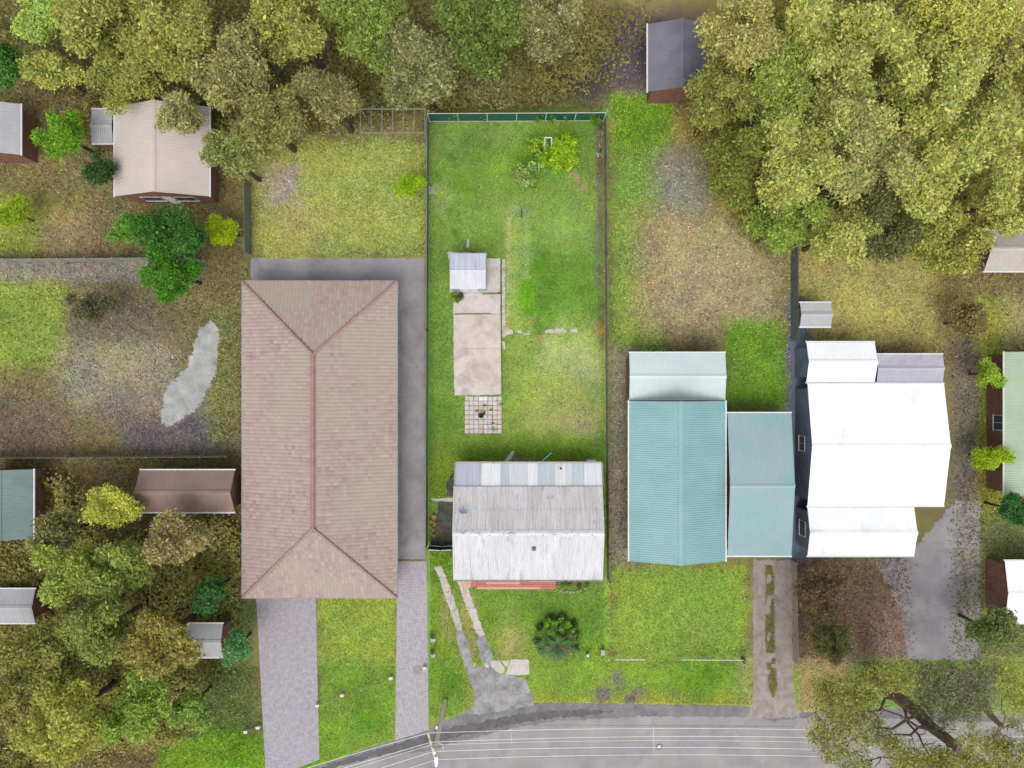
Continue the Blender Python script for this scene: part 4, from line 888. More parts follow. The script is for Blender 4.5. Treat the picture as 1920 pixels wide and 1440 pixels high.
# timber paling fence on the right
tf = thing('paling_fence', P(1133,230), 'weathered grey timber paling fence along the right side of the plot', 'fence')
fa, fb = P(1133,228), P(1138,1085); d = fb-fa; nP = int(d.length/.13); dn = d.normalized(); m = MB()
for k in range(nP):
    q = fa + dn*.13*k; hh = 1.5+rnd.uniform(-.05,.05); le = rnd.uniform(-.015,.015)
    m.beam(q+Vector((le,0,.02)), q+Vector((le+rnd.uniform(-.02,.02),0,hh)), .1, .018) if False else m.box(q.x-.01+le, q.x+.01+le, q.y-.055, q.y+.055, .02, hh)
o = m.build('palings', TIMBER, tf); o['kind'] = 'stuff'
for zz in (.4, 1.2): MB().beam(fa+Vector((.04,0,zz)), fb+Vector((.04,0,zz)), .05, .09).build('rail', TIMBER, tf)
for k in range(18):
    q = fa + d*(k/17); MB().box(q.x+.07, q.x+.17, q.y-.05, q.y+.05, 0, 1.45).build('post', TIMBER, tf)
# neighbours' boundary fences
def board_fence(p, q, h, label, mat=TIMBER, name='board_fence'):
    t = thing(name, P(*p), label, 'fence'); a = P(*p); b = P(*q); d = b-a; n = max(1, round(d.length/2.4)); wd = d.length/n; dn = d.normalized()
    for k in range(n):
        s_ = a+dn*wd*k; e = a+dn*wd*(k+1)
        MB().beam(s_+dn*.052+Vector((0,0,h/2)), e-dn*.052+Vector((0,0,h/2)), .03, h-.1).build('panel', mat, t)
        MB().box(s_.x-.05, s_.x+.05, s_.y-.05, s_.y+.05, 0, h+.05).build('post', mat, t)
    return t
board_fence((0,856),(440,853),1.7,'grey board fence running level across the left neighbour yards', M('fence_olive', S(125,122,100), S(145,140,118), 2, 12))
board_fence((470,345),(472,480),1.7,'grey board fence at the left end of the bright neighbour lawn', M('fence_grey', S(120,124,100), S(140,142,118), 2, 12))
board_fence((-20,492),(380,489),1.6,'pale board fence above the left lawn strip', M('fence_pale', S(150,148,136), S(165,162,150), 2, 12))
board_fence((1482,470),(1483,640),1.7,'dark board fence between tan clearing and the small white roof', M('fence_dark', S(95,105,100), S(115,124,118), 2, 12))
board_fence((1484,1050),(1487,1236),1.2,'low pale board fence beside the gravel driveway', M('fence_tan', S(150,138,128), S(168,156,146), 2, 12))
# low front rails (white tube)
def pipe_rail(p, q, h, label, endpost=False):
    t = thing('pipe_rail_fence', P(*p), label, 'fence'); a = P(*p); b = P(*q); d = b-a; n = max(1, round(d.length/1.8))
    MB().tube([a+Vector((0,0,h)), b+Vector((0,0,h))], .035, 8).build('rail', WHITE, t)
    for k in range(n+1):
        s_ = a + d*(k/n); MB().tube([s_, s_+Vector((0,0,h-.034))], .03, 8).build('post', WHITE, t)
    if endpost: MB().box(b.x-.03, b.x+.17, b.y-.3, b.y+.05, 0, h+.05).build('end_post', DARK, t)
pipe_rail((1152,1231),(1206,1231),.7,'short white pipe rail beside the front right corner of the plot')
pipe_rail((1275,1231),(1390,1232),.7,'longer white pipe rail with a dark end post along the neighbour front lawn', True)
# white posts along the left boundary diagonal
wp = [(797,1250),(734,1269),(643,1301),(597,1320),(486,1361),(463,1369)]
pf = thing('post_fence', P(*wp[0]), 'row of white posts with thin rail along the angled left boundary', 'fence')
for i, q in enumerate(wp):
    v = P(*q); MB().box(v.x-.16, v.x+.16, v.y-.12, v.y+.12, 0, .4).build('post', M('cream_pier', S(226,212,198), S(234,222,210), 3, 12), pf)
for i in (1, 2, 4):
    if i+1 < len(wp): 
        a = P(*wp[i]); b = P(*wp[i+1]); MB().beam(a+Vector((0,.0,.3)), b+Vector((0,.0,.3)), .03, .06).build('rail', TIMBER, pf)
# two gate pillars, bollard, slatted box
for (x, y, lab) in [(812,1197,'leaning grey concrete post at the front left, the one nearer the house'),(812,1226,'leaning grey concrete post at the front left, the one nearer the street')]:
    v = P(x, y, .4); t = thing('concrete_post', (v.x, v.y, 0), lab, 'post', 'concrete posts by the front left boundary')
    MB().beam((v.x-.16, v.y+.05, 0), (v.x, v.y, .8), .3, .26).build('shaft', M('post_concrete', S(128,128,130), S(160,158,156), 4, 14), t)
    MB().beam((v.x+.12, v.y-.02, .86), (v.x+.24, v.y+.16, .93), .16, .09).build('bracket', M('post_bracket', S(190,182,170), S(205,198,188), 4, 14), t)
    MB().box(v.x-.13, v.x+.19, v.y-.17, v.y+.13, .82, .87).build('cap', STONE, t)
v = P(1102,1228,.5); t = thing('bollard', (v.x, v.y, 0), 'white round topped bollard near the front right corner of the lawn', 'bollard')
MB().lathe(v.x, v.y, [(.1,0),(.1,.55)], 14).build('shaft', DARK, t); MB().lathe(v.x, v.y, [(.13,.55),(.14,.62),(.09,.7),(.01,.72)], 16).build('cap', WHITE, t)
v = P(1130,1223,.4); t = thing('letterbox', (v.x, v.y, 0), 'pale slatted timber letterbox in the front right corner', 'letterbox')
MB().box(v.x-.12, v.x+.12, v.y-.22, v.y+.2, .0, .5).build('box', TIMBER, t)
for k in range(3): MB().box(v.x-.15+.11*k, v.x-.07+.11*k, v.y-.25, v.y+.23, .503, .53).build('slat', M('slat_paint', S(195,195,185), S(210,208,200), 3, 12), t)
v = P(809.5,357); t = MB().prism([(v.x-.35,v.y-.35),(v.x+.2,v.y-.3),(v.x+.3,v.y),(v.x+.1,v.y+.3),(v.x-.3,v.y+.35)], 0, .12).build('flat_rock', STONE); tag(t, 'flat pale stone slab lying by the left fence', 'stone')
# rusty scrap heap at left of the house
t = thing('scrap_heap', P(810,990), 'rusty pinkish scrap sheets leaning by the left fence beside the house', 'scrap')
for k in range(7):
    a = P(808+rnd.uniform(0,4), 972+k*5); MB().beam(a+Vector((0,0,.1)), a+Vector((rnd.uniform(-.1,.3), rnd.uniform(-.5,.5), rnd.uniform(.15,.5))), rnd.uniform(.12,.3), .02).build('sheet', RUST, t)
# stump and litter behind the shed
v = P(888,470); t = thing('tree_stump', v, 'small brown stump in the grass just behind the shed', 'stump')
MB().lathe(v.x, v.y, [(.2,0),(.15,.1),(.13,.22),(.05,.23)], 11).build('wood', M('stump_wood', S(150,110,80), S(185,150,115), 4, 14), t)
v = P(878,455); o = MB().beam((v.x, v.y+.3, .05), (v.x-.05, v.y-.45, .05), .22, .06).build('plank', CONCP); tag(o, 'weathered grey plank lying in the grass behind the shed', 'plank')
# pieces of junk along the right fence
for i, (x, y, lab) in enumerate([(1124,285,'dark rusted bits of rubbish by the right fence near the lime tree'),(1127,245,'pale offcuts stacked at the back right corner by the fence')]):
    t = thing('rubbish_pile', P(x, y), lab, 'rubbish')
    for k in range(6):
        a = P(x+rnd.uniform(-3,3), y+rnd.uniform(-10,12)); MB().beam(a+Vector((0,0,.06)), a+Vector((rnd.uniform(-.3,.3), rnd.uniform(-.4,.4), rnd.uniform(.05,.3))), rnd.uniform(.08,.2), .05).build('scrap', DARK if (k+i) % 2 else STONE, t)

# ---------------------------------------------------------------- power poles and wires
def power_pole(px, py, h, mat, label, arm_a, arm_b, lamp=None, rad=.16):
    b = P(px, py); t = thing('power_pole', b, label, 'power pole')
    MB().tube([b+Vector((0,0,-.1)), b+Vector((0,0,h*.5)), b+Vector((0,0,h))], [rad*1.15, rad, rad*.82], 14).build('pole', mat, t)
    a = P(*arm_a); c = P(*arm_b); MB().beam(a, c, .13, .16).build('crossarm', ARM, t)
    d = c-a
    for k in range(5):
        q = a + d*(.03+.94*k/4); MB().lathe(q.x, q.y, [(.03,q.z+.08),(.065,q.z+.12),(.04,q.z+.17),(.06,q.z+.2),(.03,q.z+.24)], 10).build('insulator', WHITE, t)
    return t, a, c
pole1, A1, A2 = power_pole(835,1314,8.5,POLE,'brown timber power pole with crossarm and street lamp beside the paved driveway', (802.5,1373,8.1), (816.5,1424,8.1))
b = P(835,1314)
MB().tube([b+Vector((.2,.0,0)), b+Vector((.17,0,3.6))], .035, 6).build('conduit', GALV, pole1)
MB().tube([b+Vector((-.19,-.02,.5)), b+Vector((-.17,0,4.6))], .03, 6).build('conduit', GALV, pole1)
MB().box(b.x-.36, b.x-.16, b.y-.12, b.y+.12, 4.0, 4.7).build('junction_box', WHITE, pole1)
lp = P(818,1427,8.4); lt = thing('street_lamp', (b.x, b.y, 8.2), 'white street lamp head on a long bracket above the road, held by the brown pole', 'street lamp')
MB().tube([(b.x+.05, b.y-.1, 8.0), (b.x+.1, b.y-.5, 8.45), (lp.x, lp.y+.3, lp.z+.05)], .03, 8).build('bracket', GALV, lt)
m = MB()
prof = [(-.42,.06),(-.3,.12),(0,.145),(.25,.15),(.33,.09)]
m.tube([(lp.x, lp.y+y, lp.z) for y, _ in prof], [r_ for _, r_ in prof], 14); m.build('lamp_head', M('lamp_white', (.86,.88,.9), (.9,.9,.92), 2, 5, (.98,1), .4), lt)
v = P(813,1401.5,8.3); t = thing('photocell', v, 'round white disc insulator on top of the brown power pole', 'insulator')
MB().lathe(v.x, v.y, [(.12,8.5),(.125,8.6),(.05,8.68)], 16).build('cap', WHITE, t)
pole2, B1, B2 = power_pole(1540,1307,8.2,POLEG,'greenish timber power pole half hidden under the big roadside gum', (1622,1372,7.9), (1634,1424,7.9))
farL = [P(x, y, 7.9) for x, y in ((420,1490),(420,1514),(420,1522),(420,1542),(420,1562))]
farR = [P(2100, y, 7.9) for y in (1366,1385,1396,1406,1424)]
wy1 = [(803,1374.5),(808.5,1391.5),(809,1397),(814,1409),(818,1424.5)]; wy2 = [(1625,1371),(1627,1385),(1629,1394.5),(1631,1408),(1634,1421)]
lab5 = ['overhead power wire nearest the grass verge','second overhead wire from the verge','thinner middle overhead wire over the road','fourth overhead wire from the verge, second from the bottom edge','overhead wire farthest from the verge, along the bottom edge']
for i in range(5):
    q0, q1, q2, q3 = farL[i], P(*wy1[i], 8.3), P(*wy2[i], 8.1), farR[i]
    m = MB()
    pts = []
    for a, b_, sag, kx in ((q0, q1, .25, 10), (q1, q2, .55, 24), (q2, q3, .3, 10)):
        for k in range(kx):
            t_ = k/kx; pts.append(a.lerp(b_, t_) - Vector((0,0,sag*4*t_*(1-t_))))
    pts.append(q3); m.tube(pts, .009 if i == 2 else .0135, 5)
    tag(m.build('overhead_wire', WIRE), lab5[i], 'wire', 'overhead wires along the road')
m = MB(); a = P(850.5,1077,3.0); b_ = P(812.5,1397,8.0)
m.tube([a.lerp(b_, k/16) - Vector((0,0,.5*4*(k/16)*(1-k/16))) for k in range(17)], .012, 5)
tag(m.build('service_cable', CABLE), 'thin black service cable from the house corner to the brown pole', 'cable')
m = MB(); m.tube([P(821,1392,8.1), P(830,1397,7.9), P(831.5,1405,7.7), P(829,1409,7.9), P(826,1409.5,8.25)], .014, 5); tag(m.build('jumper_loop', WIRE), 'curved white jumper wire looping beside the top of the brown pole', 'wire')
m = MB(); m.tube([P(823,1393,8.0), P(826,1410,8.0), P(826,1424,8.0)], .014, 5); tag(m.build('drop_lead', M('lead_blue', S(130,165,195), S(140,175,205), 2, 5)), 'short bluish lead hanging between wires at the brown pole', 'wire')

# manhole
v = P(1236,1400); mh = thing('manhole', (v.x, v.y, .012), 'round manhole cover with pale lid in the road', 'manhole')
MB().lathe(v.x, v.y, [(.27,.013),(.27,.024),(.19,.024),(.19,.018)], 24).build('rim', GUTTER, mh); MB().lathe(v.x, v.y, [(.175,.013),(.175,.026)], 22).build('lid', JOINT, mh)
for (x, y, r_, lab) in [(783,1256,9,'round grey utility lid set in the paved driveway near the plot corner'),(1275,1401,6,'pale concrete disc in the road right of the manhole')]:
    v = P(x, y); m = MB(); z0_ = .047 if x < 900 else .02
    m.lathe(v.x, v.y, [(r_*MPP,.01),(r_*MPP,z0_)], 24); tag(m.build('utility_lid', M('lid_grey', S(150,144,148), S(168,162,166), 2, 12)), lab, 'utility cover')

# ---------------------------------------------------------------- neighbouring buildings
def hip_tiles(root, x0, x1, y0, y1, ze, zr, col, ridge_in):
    """hip roof, ridge along y; every tile real, joined"""
    xm = (x0+x1)/2; ra = Vector((xm, y0+ridge_in, zr)); rb_ = Vector((xm, y1-ridge_in, zr))
    c = [Vector((x0,y0,ze)), Vector((x1,y0,ze)), Vector((x1,y1,ze)), Vector((x0,y1,ze))]
    m = MB(); m.add([*c, ra, rb_], [(0,1,4),(1,2,5,4),(2,3,5),(3,0,4,5)]); m.build('roof_deck', TCAP, root)
    Vs = []; Cs = []
    tw, tl = .31, .34
    for poly in ([c[0],c[1],ra], [c[1],c[2],rb_,ra], [c[2],c[3],rb_], [c[3],c[0],ra,rb_]):
        u = (poly[1]-poly[0]); Lu = u.length; u.normalize(); nrm_ = u.cross(poly[2]-poly[0]).normalized(); v = nrm_.cross(u)
        P2 = [((p-poly[0]).dot(u), (p-poly[0]).dot(v)) for p in poly]; Lv = max(p[1] for p in P2)
        lo = lambda t: (P2[-1][0] if len(P2) == 3 else P2[3][0])*t/Lv; hi = lambda t: Lu + ((P2[2][0])-Lu)*t/Lv
        for j in range(int(Lv/tl)):
            a_, b_ = lo((j+.6)*tl), hi((j+.6)*tl); i0 = math.ceil(a_/tw - .3); i1 = int(b_/tw + .3)
            for i in range(i0, i1):
                o = poly[0] + u*(i*tw) + v*(j*tl); cc = np.array(col)*nr.normal(1, .07)*np.array([1, 1+nr.normal(0,.02), 1+nr.normal(0,.02)])
                zz = nrm_*(.035+nr.uniform(0,.008)); z2 = nrm_*.012
                pr = [(0.01,.0),(.3,.016),(.55,.018),(.99,.0)]
                for k in range(3):
                    (ua, ha), (ub, hb) = pr[k], pr[k+1]
                    Vs += [o+u*tw*ua+zz+nrm_*ha, o+u*tw*ub+zz+nrm_*hb, o+u*tw*ub+v*tl*1.02+z2+nrm_*hb, o+u*tw*ua+v*tl*1.02+z2+nrm_*ha]; Cs.append(cc)
                Vs += [o+u*tw*.01, o+u*tw*.99, o+u*tw*.99+zz, o+u*tw*.01+zz]; Cs.append(cc)
    me = fast_mesh('tiles', np.array([tuple(v) for v in Vs]), 4, np.array(Cs), TILE); o = link('tiles', me, root); o['kind'] = 'stuff'
    for a, b in ((c[0],ra),(c[1],ra),(c[2],rb_),(c[3],rb_),(ra,rb_)): MB().tube([a+Vector((0,0,.06)), b+Vector((0,0,.06))], .11, 8).build('ridge_cap', TCAP, root)
    MB().box(x0+.6, x1-.6, y0+.6, y1-.6, 0, ze).build('wall', NWALL, root)
    for xa, xb, ya, yb in ((x0-.1,x0,y0-.1,y1+.1),(x1,x1+.1,y0-.1,y1+.1),(x0,x1,y0-.1,y0),(x0,x1,y1,y1+.1)): MB().box(xa, xb, ya, yb, ze-.1, ze+.01).build('gutter', NDRIVE, root)
zE2 = 2.7
a = P(455,1120,zE2); b = P(744,528,zE2)
th = thing('tiled_house', ((a.x+b.x)/2, (a.y+b.y)/2, 0), 'large brick house with a pinkish brown tiled hip roof left of the plot', 'house')
hip_tiles(th, a.x, b.x, a.y, b.y, zE2, 4.6, S(178,156,150), 6.2)
for y_ in (-14, -8, -2, 4): window(th, b.x-.6, y_, 1.0, 1.6, 1.2, 'E'); window(th, a.x+.6, y_, 1.0, 1.6, 1.2, 'W')
for x_ in (-20, -14): window(th, x_, a.y+.6, 1.0, 1.8, 1.2, 'S')
def box_from(x0, y0, x1, y1, z): a = P(x0, y1, z); b = P(x1, y0, z); return a.x, b.x, a.y, b.y
def nb(name, rect, zr, ze, axis, mats, label, cat='house', sheet_w=.76, pitch=.19, amp=.022, kind='rib', wall=NWALL, ridge=None, over=.4, wins=True):
    x0, x1, y0, y1 = box_from(*rect, ze); t = thing(name, ((x0+x1)/2, (y0+y1)/2, 0), label, cat)
    a0, a1, b0, b1 = gable(t, x0, x1, y0, y1, zr, ze, axis, mats, pitch, amp, sheet_w, 1, ridge, kind, wall, over)
    if wins:
        xm = (a0+a1)/2; ym = (b0+b1)/2; wd = min(1.6, (a1-a0)*.3)
        window(t, a0+(a1-a0)*.3, b0, 1.0, wd, 1.0, 'S'); window(t, a0+(a1-a0)*.7, b0, 1.0, wd, 1.0, 'S'); window(t, a0, ym, 1.0, 1.2, 1.0, 'W'); window(t, a1, ym, 1.0, 1.2, 1.0, 'E')
        d = MB().box(xm-.42, xm+.42, b0-.04, b0-.003, .05, 2.1).build('door', WHITE, t); MB().box(xm+.28, xm+.34, b0-.09, b0-.041, 1.0, 1.12).build('handle', DARK, d)
    return t
nb('teal_roofed_house', (1180,752,1360,1052), 4.2, 2.8, 'y', (TEAL, TEAL), 'house with a plain teal metal roof right of the plot')
nb('teal_roofed_wing', (1364,775,1484,1042), 3.4, 2.7, 'x', (TEALG, TEALG), 'greyer teal roofed carport wing joined to the right of the teal house', 'carport', wins=False)
nb('veranda', (1180,662,1360,748), 2.75, 2.5, 'x', (TEALW, TEALW), 'pale whitish teal veranda roof at the top end of the teal house', 'veranda', wins=False)
nb('white_roofed_house', (1514,720,1770,948), 3.8, 2.9, 'x', (WROOF, WROOF), 'wide house under a brilliant white metal roof at the right', wall=BLUEW)
nb('white_front_wing', (1514,952,1714,1042), 3.3, 2.8, 'x', (WROOF, WROOF), 'brilliant white roofed front wing of the right hand house', 'house wing', wall=BLUEW)
nb('white_rear_wing', (1512,642,1640,716), 3.3, 2.8, 'x', (WROOF, WROOF), 'brilliant white roofed rear wing at the back left of the right hand house', 'house wing', wins=False, wall=BLUEW)
nb('rear_veranda', (1644,665,1768,716), 3.0, 2.8, 'x', (M('lilac_steel', S(178,174,186), S(192,188,198), .5, 8), M('lilac_steel_pale', S(178,174,186), S(205,202,210), .5, 8)), 'lilac grey veranda roof at the back right of the white roofed house', 'veranda', wins=False)
nb('small_shed', (1500,568,1558,612), 2.5, 2.2, 'x', (LTGREY, M('pale_shed', S(190,198,190), S(205,212,204), .5, 8)), 'small pale grey shed above the white roofed house', 'shed', wins=False)
nb('pale_roofed_house', (215,200,392,368), 4.2, 2.8, 'y', (PALE, PALE), 'house with a pale pinkish roof among trees at the upper left')
nb('blue_white_lean_to', (172,205,212,268), 2.7, 2.5, 'x', (LTGREY, LTGREY), 'bluish white lean to roof at the left of the pale pinkish roof', 'shed', wins=False)
nb('dark_roofed_shed', (1215,45,1335,172), 3.6, 2.7, 'y', (GREYR, GREYR), 'dark purple grey roofed shed behind the plot at the top', 'shed', wins=False)
nb('brown_pink_roofed_wing', (262,882,440,960), 3.6, 2.7, 'x', (PINKR, PINKR), 'brownish pink roofed building left of the tiled house', 'house', wins=False)
nb('blue_grey_roofed_shed', (-40,880,62,1010), 3.4, 2.6, 'y', (BLUEG, BLUEG), 'bluish grey roof cut by the left edge', 'shed', wins=False)
nb('grey_carport', (350,1170,418,1232), 2.9, 2.5, 'x', (LTGREY, LTGREY), 'light grey carport roof in the lower left wood', 'carport', wins=False)
nb('pale_corner_shed', (-40,1105,66,1168), 2.8, 2.4, 'x', (LTGREY, LTGREY), 'pale grey shed roof at the left edge, lower half', 'shed', wins=False)
nb('far_left_roof', (-60,195,38,290), 3.5, 2.7, 'y', (LTGREY, LTGREY), 'light roof cut by the left edge level with the pale pinkish roof', 'house', wins=False)
nb('pale_green_roofed_house', (1884,660,2010,928), 4.0, 2.8, 'y', (LGREEN, LGREEN), 'pale green roofed house cut by the right edge')
nb('white_porch_roof', (1884,1052,1990,1168), 3.0, 2.6, 'x', (WROOF, WROOF), 'white roof cut by the right edge below the pale green roof', 'house', wins=False)
nb('pale_corner_house', (1845,432,1990,508), 3.6, 2.7, 'x', (M('pinkish_white', S(188,180,168), S(204,196,186), .5, 8),)*2, 'pinkish white roof at the right edge below the wood', 'house', wins=False)
# slim pergola at left of the back fence
a = P(676,204,2.3); b = P(797,249,2.3); pg = thing('pergola', ((a.x+b.x)/2, (a.y+b.y)/2, 0), 'slim grey open pergola frame left of the green fence', 'pergola')
PGM = M('pergola_paint', S(130,140,120), S(150,158,138), 2, 12)
for y_ in (a.y, b.y): MB().box(a.x, b.x, y_-.04, y_+.04, 2.2, 2.3).build('beam', PGM, pg)
for k in range(7): x_ = a.x + (b.x-a.x)*k/6; MB().box(x_-.03, x_+.03, b.y-.1, a.y+.1, 2.302, 2.38).build('rafter', PGM, pg)
for x_ in (a.x+.05, b.x-.05):
    for y_ in (a.y, b.y): MB().box(x_-.05, x_+.05, y_-.035, y_+.035, 0, 2.199).build('post', PGM, pg)

# ivy sprigs climbing over the green fence
for i, (x, y, r_, n_) in enumerate([(858,217,3,70),(908,216,4,60),(1010,216,6,160),(1033,218,5,150),(1060,216,4,90),(1112,217,7,240),(1122,222,5,160)]):
    c = P(x, y, 1.1); Vv, Cc = lobes_cloud([(c, r_*MPP*1.3), (c+Vector((.1,-.2,-.5)), r_*MPP)], n_, .13, S(116,166,40), 1.2, .5, .3, .15, .6); Vv[:,2] = np.maximum(Vv[:,2], .03)
    o = bpy.data.objects.new('climber', None); C.objects.link(o); o.location = (c.x, c.y, 0); link('foliage', fast_mesh('foliage', Vv, 4, Cc, LEAF), o); MB().tube([(c.x, c.y-.04, 0), (c.x+.03, c.y-.05, 1.2)], .012, 5).build('stem', BARKP, o); tag(o, ['green creeper on the first post from the left of the green fence','small green creeper at the second post of the green fence','leafy creeper right of the middle of the green fence','green creeper between two posts, right half of the green fence','creeper at the second last post of the green fence','largest creeper near the right end of the green fence','creeper in the right end corner of the green fence'][i], 'creeper', 'creepers on the green back fence')

# weeds in slab joints
def tuftline(pts, n, w_, col, name, label, size=.07):
    cen = []
    for i in range(n):
        k = rnd.randrange(len(pts)-1); t_ = rnd.random(); x = pts[k][0]+(pts[k+1][0]-pts[k][0])*t_+rnd.gauss(0, w_); y = pts[k][1]+(pts[k+1][1]-pts[k][1])*t_+rnd.gauss(0, w_); v = P(x, y); cen.append((v.x, v.y, .06))
    cen = np.array(cen); nv = nr.normal(0,.5,(n,3)); nv[:,2] += .8; ax = nr.normal(size=(n,3)); ax[:,2] = np.abs(ax[:,2])*.3; ln = size*nr.uniform(.7,1.6,n)
    o = link(name, fast_mesh(name, rot_leaves(cen, ax, nv, ln, ln*.5), 4, tints(n, col, .25, .2), GRASS)); tag(o, label, 'weeds', kind='stuff')
tuftline([(939.6,486),(939.8,560),(940.3,640),(941.5,740)], 2200, .55, S(128,150,52), 'joint_weeds', 'green weeds growing in the long joint along the concrete yard')
tuftline([(854,588.8),(920,588)], 600, .3, S(120,140,60), 'joint_weeds', 'thin weeds in the cross joint of the concrete yard')
tuftline([(905,551),(935,550),(940,548)], 500, 1.0, S(140,150,50), 'joint_weeds', 'weeds at the right front corner of the shed')
gj = []
for k in range(9): gj.append([(871+8.75*k,743),(871+8.75*k,813)]); gj.append([(871,743+8.75*k),(941,743+8.75*k)])
for k in range(18):
    pass
cen = []
for k in range(3000):
    g = gj[rnd.randrange(18)]; t_ = rnd.random(); x = g[0][0]+(g[1][0]-g[0][0])*t_; y = g[0][1]+(g[1][1]-g[0][1])*t_
    dd = math.sin(x*.31+1)*math.sin(y*.27)+.35*(x > 905)+.2*(y > 790)
    if rnd.random() < .16+max(0, dd)*.9: v = P(x+rnd.gauss(0,.35), y+rnd.gauss(0,.35)); cen.append((v.x, v.y, .055))
for (x, y, r_) in [(909,760,2),(926,805,3),(894,770,1.6),(924,793,2),(921,768,1.6),(940,757,2)]:
    for k in range(110): v = P(x+rnd.gauss(0,r_), y+rnd.gauss(0,r_*.6)); cen.append((v.x, v.y, .07))
cen = np.array(cen); n = len(cen); nv = nr.normal(0,.5,(n,3)); nv[:,2] += .8; ax = nr.normal(size=(n,3)); ax[:,2] = np.abs(ax[:,2])*.3; ln = .07*nr.uniform(.7,1.5,n)
o = link('joint_weeds', fast_mesh('joint_weeds', rot_leaves(cen, ax, nv, ln, ln*.5), 4, tints(n, S(136,158,60), .25, .25), GRASS)); tag(o, 'green and rusty weeds between the square patio pavers', 'weeds', kind='stuff')

# ---------------------------------------------------------------- grass blades
def inside(px, py, poly):
    res = np.zeros(px.shape, bool); n = len(poly)
    for i in range(n):
        x1, y1 = poly[i]; x2, y2 = poly[(i+1) % n]
        if y1 == y2: continue
        c_ = ((y1 > py) != (y2 > py)) & (px < (x2-x1)*(py-y1)/(y2-y1)+x1); res ^= c_
    return res
def grass(regions, n, size, name, label, extra=[], jit=0.0, gain=1.34):
    areas = np.array([(r_[2]-r_[0])*(r_[3]-r_[1]) for r_ in regions], float); idx = nr.choice(len(regions), n, p=areas/areas.sum()); rg = np.array(regions, float)[idx]
    px = rg[:,0]+(rg[:,2]-rg[:,0])*nr.random(n); py = rg[:,1]+(rg[:,3]-rg[:,1])*nr.random(n)
    if jit: px = px + nr.normal(0, jit, n); py = py + nr.normal(0, jit, n)
    keep = np.ones(n, bool)
    for po in NOGRASS + extra: keep &= ~inside(px, py, po)
    px, py = px[keep], py[keep]; n = len(px); px = px + nr.normal(0, .75, n); py = py + nr.normal(0, .75, n)
    X = (px-960)*MPP; Y = (720-py)*MPP; col = ground_col(X, Y)
    cl_ = .5+.5*np.sin(X*5.1+np.sin(Y*3.7)*2)*np.sin(Y*4.3+np.sin(X*2.9)*2)
    col = col*gain*(nr.normal(1.0, .34, (n,1)).clip(.4,2.0))*(.9+.16*cl_[:,None]); wm = nr.random(n) < .09; col[wm] = col[wm]*np.array([1.35,1.1,1.3])
    sz = size*nr.uniform(.6,1.5,n); cen = np.stack([X, Y, sz*.45+.005], -1)
    ax = nr.normal(size=(n,3)); ax[:,2] = nr.uniform(.2,1.1,n); ax /= np.linalg.norm(ax, axis=1, keepdims=True)
    cen[:,2] = sz*.5*ax[:,2]+.004
    nv = nr.normal(0,.6,(n,3)); nv[:,2] += .7
    V4 = rot_leaves(cen, ax, nv, sz, sz*.42).reshape(-1,4,3)[:, [0,1,3]] if False else None
    sd = np.cross(ax, nv); sd /= np.maximum(np.linalg.norm(sd, axis=1, keepdims=True), 1e-6)
    tri = np.stack([cen-ax*sz[:,None]*.5-sd*sz[:,None]*.22, cen-ax*sz[:,None]*.5+sd*sz[:,None]*.22, cen+ax*sz[:,None]*.5], 1).reshape(-1,3)
    o = link(name, fast_mesh(name, tri, 3, col.clip(.005,.6), GRASS)); tag(o, label, 'grass', kind='stuff')
housepoly = [(852,868),(1130,868),(1132,1090),(850,1090)]
roadpoly = [(300,1540),(585,1436),(700,1396),(802,1365),(842,1345),(878,1332),(1000,1316),(1200,1318),(1400,1321),(1440,1332),(1500,1334),(1650,1324),(1800,1336),(1920,1343),(2400,1350),(2400,1560)]
dg = [(x*1.0, y*1.0) for x, y in [(299,1436),(497,1358),(797,1250),(280,1250),(100,1400),(280,1500)]]
grass([(806,228,1133,1240)], 300000, .10, 'grass', 'mown green grass of the plot front and back', [housepoly])
grass([(806,1240,1412,1345),(300,1250,806,1440),(1487,1240,1920,1345)], 150000, .10, 'grass', 'mown green grass of the street verge', [roadpoly])
grass([(490,265,800,478),(1145,200,1250,660),(1150,1062,1400,1238),(600,1118,742,1250),(1360,620,1478,765)], 110000, .13, 'grass', 'longer grass on the neighbouring lawns', jit=7, gain=1.55)
grass([(-30,150,470,1440),(470,150,800,480),(1145,150,1500,660),(1480,400,1950,700),(1490,1046,1700,1240),(1790,640,1950,1240),(400,540,456,860),(1139,640,1184,1070),(1133,1085,1152,1240),(1000,20,1240,205)], 185000, .2, 'rough_grass', 'rough tufts and weeds in the neighbouring yards', extra=[[(395,600),(412,620),(405,700),(372,765),(320,800),(300,790),(310,730),(350,690),(372,620)]], jit=10, gain=1.6)
